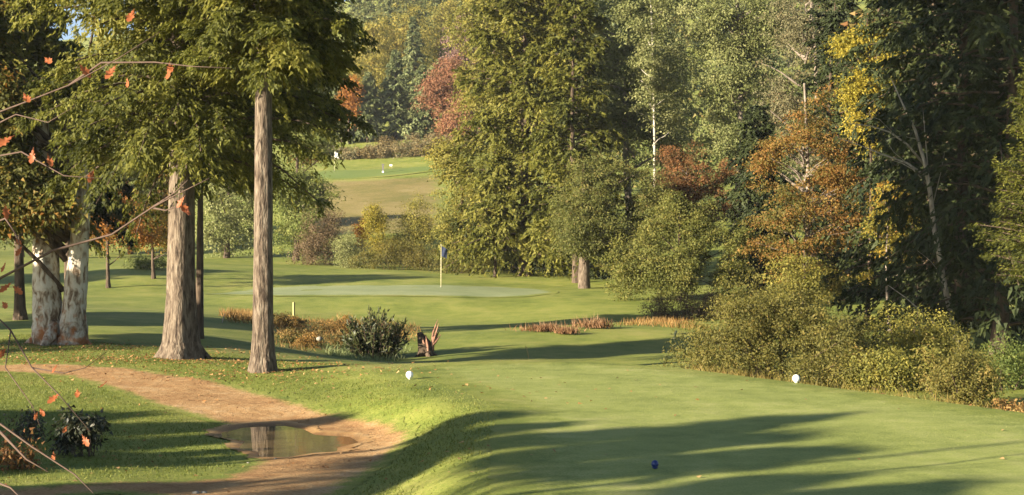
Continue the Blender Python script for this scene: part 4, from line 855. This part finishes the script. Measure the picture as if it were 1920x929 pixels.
tag(patch('dry_grass', hp([(1150, 612), (1230, 602), (1300, 606), (1310, 622), (1240, 614), (1190, 612)]), 900, .24, .022, L_dry, 166, tone=(.4, .3)), 'dry grass fringe under the brown stemmed bush', 'dry grass', kind='stuff')
# weeds along the right edge of the tee
wp = [(3.3, 27.3), (4.9, 24.9), (6.4, 21.6), (7.5, 19.6), (8.3, 20.4), (7.3, 22.8), (5.6, 26.0), (3.9, 28.4)]
tag(patch('weeds', wp, 3000, .28, .022, foliage("weed_leaves", [(.07, .055, .015), (.14, .115, .025), (.21, .15, .035), (.28, .20, .07)], .35), 167, lean=.6, clump=1.6), 'tawny weeds fringing the right edge of the tee below the bushes', 'weeds', kind='stuff')
shrub('weed_clump', 'dried tan weed clump at the far right edge of the tee', 'weed', G(X(1893, 21.3), 21.3), 168, [(0, 0, .35, .22, .2, .35), (.12, 0, .2, .2, .2, .2)], 60, 24, .09, .06, L_dry, stems=14)

# ------------------------------------------------------------------ grass in the near rough, litter, stones
def scatter(name, regions, dens, h, w, mat, seed, lean=.5, avoid=(), tone=(.45, .3), clumpy=None):
    rng = np.random.default_rng(seed); out = []
    for poly, d in regions:
        P = np.array(poly); lo, hi = P.min(0), P.max(0); n = int(np.prod(hi - lo) * d); q = rng.uniform(lo, hi, (n, 2))
        k = sdist(q[:, 0], q[:, 1], P) > rng.uniform(-.12, .1, n)
        for av, mg in avoid: k &= sdist(q[:, 0], q[:, 1], av) < mg + rng.normal(0, .10, n)
        if clumpy: k &= pnoise(np.column_stack([q, np.zeros(n)]), clumpy, seed + 3) > rng.normal(-.15, .4, n)
        out.append(q[k])
    xy = np.concatenate(out); z = Z(xy[:, 0], xy[:, 1]) - .004
    tn = tone[0] + tone[1] * pnoise(np.column_stack([xy, z]), 1.4, seed + 2)
    k = blades(rng, xy, h, w, lean, (0, .14), z); k = (k[0], k[1] + np.repeat(tn, 3))
    return link(name, kite_mesh(name, [k]), mat)
near = [(-8.5, 13.2), (-.4, 12.5), (-.3, 19.5), (-1.0, 23), (-2.2, 25.6), (-2.2, 28), (-6, 31), (-12, 35), (-12, 24)]
tag(scatter('grass', [(near, 560)], 0, .036, .010, L_grass, 170, avoid=[(PATH, -.06), (PUD, -.1), (TEE, -.55), (TEE, -.3)]), 'mown rough grass beside the path and on the tee bank', 'grass', kind='stuff')
bank = [(-1.9, 13), (-.5, 12.3), (-.2, 19.4), (-.9, 21.5), (-1.9, 24), (-2.6, 25), (-2.2, 22), (-1.5, 20.6), (-1.45, 17)]
tag(scatter('long_grass', [(bank, 420)], 0, .045, .010, L_grass, 171, avoid=[(PATH, -.05)], clumpy=1.5, tone=(.6, .3)), 'longer grass on the bank between the path and the tee', 'grass', kind='stuff')
teep = [(-1.5, 11.5), (-1.3, 17), (-1.3, 19.8), (-2.0, 22.6), (-3.2, 26), (-1.4, 27.4), (1.5, 27.6), (3, 26.5), (4.8, 23.4), (6.8, 19), (5, 14), (4, 11.5)]
tag(scatter('tee_grass', [(teep, 420)], 0, .016, .009, foliage("tee_blades", [(.14, .165, .035), (.20, .22, .05), (.27, .28, .07), (.34, .31, .11)], .3), 175, lean=.6), 'short mown grass of the tee', 'grass', kind='stuff')
# fallen leaves
rng = np.random.default_rng(172); q = []
for c_, s_, n in [((-9.5, 31.5), (2.6, 1.3), 1500), (bB[:2] + np.array((-.3, -.7)), (2.4, .6), 1600), (bD[:2] + np.array((-.2, -.3)), (1.4, .6), 700), ((-5.5, 17), (2.5, 2.0), 260), ((-4, 23), (3.5, 1.6), 260)]:
    q.append(np.array(c_) + rng.normal(0, 1, (n, 2)) * np.array(s_))
q.append(np.column_stack([rng.uniform(-.5, 8, 34), rng.uniform(13, 26, 34)])); q = np.concatenate(q); q = q[sdist(q[:, 0], q[:, 1], PUD) < -.1]
z = Z(q[:, 0], q[:, 1]) + .022; N = len(q); d = rng.normal(0, 1, (N, 3)) * np.array((1, 1, .15)); nn = np.array((0, 0, 1.0)) + rng.normal(0, .35, (N, 3))
tag(link('fallen_leaves', kite_mesh('fallen_leaves', [kites(np.column_stack([q, z]), d, nn, .060 * rng.uniform(.5, 1.3, N), .042 * rng.uniform(.6, 1.3, N), rng.uniform(0, 1, N))]), L_leaf), 'brown and orange leaves scattered on the grass and the path', 'leaves', kind='stuff')
# stones by the puddle
def stone(label, px, py, r, seed):
    rng = np.random.default_rng(seed); bm = bmesh.new(); bmesh.ops.create_icosphere(bm, subdivisions=2, radius=r)
    for v in bm.verts:
        v.co *= 1 + .18 * math.sin(v.co.x * 40 / (r * 20) + seed) + rng.normal(0, .05); v.co.z *= .6
    me = bpy.data.meshes.new('stone'); bm.to_mesh(me); bm.free(); me.polygons.foreach_set("use_smooth", [True] * len(me.polygons))
    p = hit(px, py); o = link('stone', me, M_stone, None, (p[0], p[1], max(p[2], -.40) + r * .25)); tag(o, label, 'stone', 'stones by the puddle')
stone('small pale stone at the near left shore of the puddle', 466, 870, .02, 3)
stone('pale stone at the near edge of the puddle below the trunk reflection', 517, 862, .022, 4)
stone('pale stone on the path at the bottom edge of the picture', 382, 926, .035, 5)
stone('darker stone beside the one at the bottom edge of the path', 366, 927, .04, 6)
stone('grey stone in the shaded hollow left of the upright leaved shrub', 598, 657, .10, 7)

# ------------------------------------------------------------------ foreground sapling at the left
def leaf_mesh():
    out = [(0, 0), (.10, .10), (.07, .2), (.24, .30), (.15, .42), (.30, .56), (.16, .66), (.18, .82), (0, 1.0)]
    pts = [(x, y) for x, y in out] + [(-x, y) for x, y in out[-2:0:-1]]
    v = [(0, .45, .04)] + [(x, y, -.35 * x * x * 4 * .5 - .25 * (y - .4) ** 2 + .04 * math.sin(9 * y + 4 * x)) for x, y in pts]; n = len(pts)
    f = [(0, 1 + i, 1 + (i + 1) % n) for i in range(n)]
    st = [(-.012, -.18, .02), (.012, -.18, .02), (.015, .02, 0), (-.015, .02, 0)]; o = len(v); v += st; f.append((o, o + 1, o + 2, o + 3))
    me = bpy.data.meshes.new('leaf'); me.from_pydata(v, [], f); me.polygons.foreach_set("use_smooth", [True] * len(me.polygons))
    at = me.attributes.new("tone", 'FLOAT', 'POINT'); at.data.foreach_set("value", np.array([.35 + .5 * abs(p[0]) + .2 * p[1] for p in v], dtype=np.float32)); me.update(); me.materials.append(L_oak); return me
LEAF = leaf_mesh()
Ys = 9.0; root = np.array(G(-4.1, 9.2)); rng = np.random.default_rng(180)
t = thing('oak_sapling', 'leggy sapling at the left edge with bare twigs and a few orange leaves', 'sapling', root)
mb = MB(); mb.tube([(0, 0, -.1), (.05, 0, .8), (.02, .05, 1.8), (.12, 0, 2.8), (.1, 0, 4.2)], [.035, .03, .025, .02, .008], 8, wob=.04, rng=rng); mb.build('stem', M_twig, t)
def sbranch(pts, r, leaves=(), Y=Ys, z0=None, size=.10):
    p = [np.array((.05, 0, z0))] if z0 is not None else []
    p += pl(pts, Y, root, [-.12 * k for k in range(len(pts))])
    mb = MB(); mb.tube(p, [r * (1 - .75 * k / (len(p) - 1)) for k in range(len(p))], 6, wob=.05, rng=rng); b_ = mb.build('branch', M_twig, t)
    for (lx, ly, s) in leaves:
        o = bpy.data.objects.new('leaf', LEAF); COL.objects.link(o); o.parent = b_
        w = W(lx, ly - 10 * s, Y - .25 + rng.uniform(-.1, .1)) - root
        o.location = w; o.rotation_euler = (rng.uniform(-2.6, -1.7), rng.uniform(-.8, .8), rng.uniform(-.9, .9)); o.scale = (size * s,) * 3
sbranch([(0, 522), (100, 470), (210, 440), (285, 390), (330, 366), (392, 335)], .011, [(338, 388, 1.15), (352, 402, 1.0), (345, 378, .8), (20, 540, .9), (40, 470, .7)], z0=1.7)
sbranch([(285, 390), (330, 360), (352, 338)], .008)
sbranch([(285, 390), (310, 395), (350, 383)], .007)
sbranch([(-40, 225), (40, 195), (130, 160), (222, 110), (300, 60)], .008, [(150, 132, 1.0), (216, 135, 1.0), (85, 118, .9), (45, 185, .9), (238, 155, .7), (250, 30, 1.0)], z0=2.6)
sbranch([(130, 160), (190, 118), (290, 117), (360, 125), (432, 128)], .008, [(315, 142, 1.1), (318, 128, .9)])
sbranch([(-40, 300), (40, 285), (120, 330), (190, 335)], .008, [(22, 268, 1.1), (62, 290, .9), (175, 330, .9), (90, 300, .8), (10, 395, .9)], z0=2.5)
sbranch([(-40, 430), (10, 410), (30, 440), (45, 480)], .008, [(30, 455, .6), (10, 500, .7)])
sbranch([(-40, 560), (20, 620), (60, 690), (110, 740), (170, 810)], .008, [(107, 690, .6), (200, 722, .7), (110, 748, .9), (145, 738, .7), (155, 826, .8), (10, 662, .8), (5, 575, .8), (25, 545, .8), (100, 855, .6), (75, 772, .6), (125, 805, .5)], z0=1.1)
sbranch([(60, 690), (120, 700), (160, 690), (200, 660)], .005)
sbranch([(20, 620), (10, 690), (60, 760), (75, 800)], .005, [(70, 780, .6)])
sbranch([(-40, 770), (0, 795), (60, 838), (140, 890), (175, 925)], .011, z0=.5)
sbranch([(0, 810), (50, 862), (90, 885)], .009)
sbranch([(-20, 900), (20, 915), (50, 945)], .009)
sbranch([(-40, 250), (30, 215), (90, 230), (140, 200)], .006)
# the little dark shrub and its neighbour in the near rough
shrub('bush', 'little dark leaved shrub in the near rough left of the puddle', 'bush', hit(150, 856), 190, [(.02, 0, .34, .30, .24, .26), (-.1, 0, .2, .26, .2, .2)], 80, 14, .10, .085, L_darkl, tone=(.4, .3, .16), stems=10, stemr=.008, wl=.6)
shrub('bush', 'small sparse green shrub left of the little dark leaved one', 'bush', hit(60, 830), 191, [(0, 0, .25, .28, .2, .22)], 36, 10, .10, .07, L_darkl, tone=(.6, .2, .16), stems=10, stemr=.006)
shrub('bush', 'red brown low bramble at the left edge of the near rough', 'bush', hit(15, 880), 192, [(0, 0, .18, .45, .3, .2)], 50, 12, .12, .07, L_red, tone=(.3, .3, .16), stems=16, stemr=.006)

# ------------------------------------------------------------------ trees beside the photographer: they shade the near ground
sh = 1 / math.tan(SUN_EL); U = np.array((math.sin(SUN_PHI), math.cos(SUN_PHI))); V_ = np.array((-U[1], U[0]))
def shade_tree(label, base, lobes, seed, n=260, mat=None, r=.14, ll=.22, per=40, gap=.0):
    """lobes given by where their shade falls on the ground: (x, y, half length along the sunlight, half width)"""
    base = np.array(G(*base)); L_ = []
    for x, y, hl, hw in lobes:
        d = np.array((x, y)) - base[:2]; s_ = d @ U; p_ = d @ V_
        L_.append((V_[0] * p_, V_[1] * p_, s_ / sh + Zp(x, y) - .05 - base[2], hw, hw, max(.22, hl / sh)))
    return leaf_tree('beech_tree', label, 'tree', base, seed, max(l[2] for l in L_) + .3, r, L_, n, per, .26, ll, mat or L_green, M_bark_d, group='trees beside the tee left of the picture', gap=gap, nl=30, flat=.6, shell=.5)
shade_tree('beech left of the picture whose crown shades the near tee', (-14.5, 3.1),
    [(2.1, 16.3, 1.2, .34), (1.1, 15.6, 1.0, .30), (2.7, 15.2, 1.0, .30), (3.3, 14.0, .6, .24), (3.6, 13.0, .3, .18), (-.5, 18.7, .8, .26), (-1.0, 17.6, .8, .32), (-.1, 17.5, .7, .15), (.8, 16.8, .8, .26), (-.9, 16.5, .6, .20), (-1.2, 15.5, .4, .18), (1.5, 14.6, .7, .18), (2.7, 13.6, .6, .2), (3.5, 18.4, .7, .15), (2.5, 17.4, .5, .15)], 201, n=760)
shade_tree('beech left of the picture whose crown shades the grass by the puddle', (-17.0, 8.4),
    [(-5.3, 20.3, 1.3, .40), (-4.2, 19.3, .9, .30), (-5.3, 17.4, 1.1, .35), (-4.0, 17.3, .7, .2), (-3.0, 21.2, .6, .16), (-4.0, 14.9, 1.2, .35), (-2.9, 15.0, .6, .2), (-6.5, 21.0, 1.0, .4), (-6.0, 15.9, 1.0, .4), (-5.0, 18.6, 1.2, .25), (-6.6, 18.2, 1.0, .4)], 202, n=520)
shade_tree('slim conifer-dark beech far left of the picture shading a strip behind the thick hemlock' if False else 'dense beech far left of the picture whose shade lies in a strip beyond the hemlocks', (-48.2, 60.4),
    [(-36, 69.0, 5, 2.6), (-30, 73.5, 5, 2.8), (-24.5, 77.6, 4, 2.6), (-20.5, 80.6, 3, 2.0), (-17.5, 82.8, 2, 1.0)], 203, n=760, ll=.34, r=.2, per=40)
shade_tree('low bushy beech far left whose shade fills the hollow behind the hemlock trunks', (-19.0, 24.6), [(-8.5, 34.2, 3.0, 1.0), (-5.6, 35.8, 2.2, 1.1), (-6.5, 37.0, 2.0, .9), (-4.6, 35.4, 1.4, .7)], 204, n=620, ll=.26, r=.12)
shade_tree('low bushy beech far left whose shade lies behind the pale twin trunks', (-23.3, 35.3), [(-13.0, 42.6, 3.0, 1.3), (-10.6, 44.6, 2.6, 1.3), (-12.5, 46.4, 2.0, 1.1), (-8.8, 46.8, 1.6, .8)], 205, n=700, ll=.26, r=.12)
# ------------------------------------------------------------------ the air: far things pale a little
hm, nt, out = new_mat("haze_air"); pv = nt.nodes.new("ShaderNodeVolumePrincipled"); pv.inputs["Color"].default_value = (.86, .90, .95, 1); pv.inputs["Density"].default_value = HAZE
nt.links.new(pv.outputs[0], out.inputs["Volume"])
mb = MB(); mb.box((0, 420, 75), (1400, 1100, 190)); hz = mb.build('haze', hm, None, smooth=False); tag(hz, 'thin pale haze in the valley air', 'haze', kind='stuff')
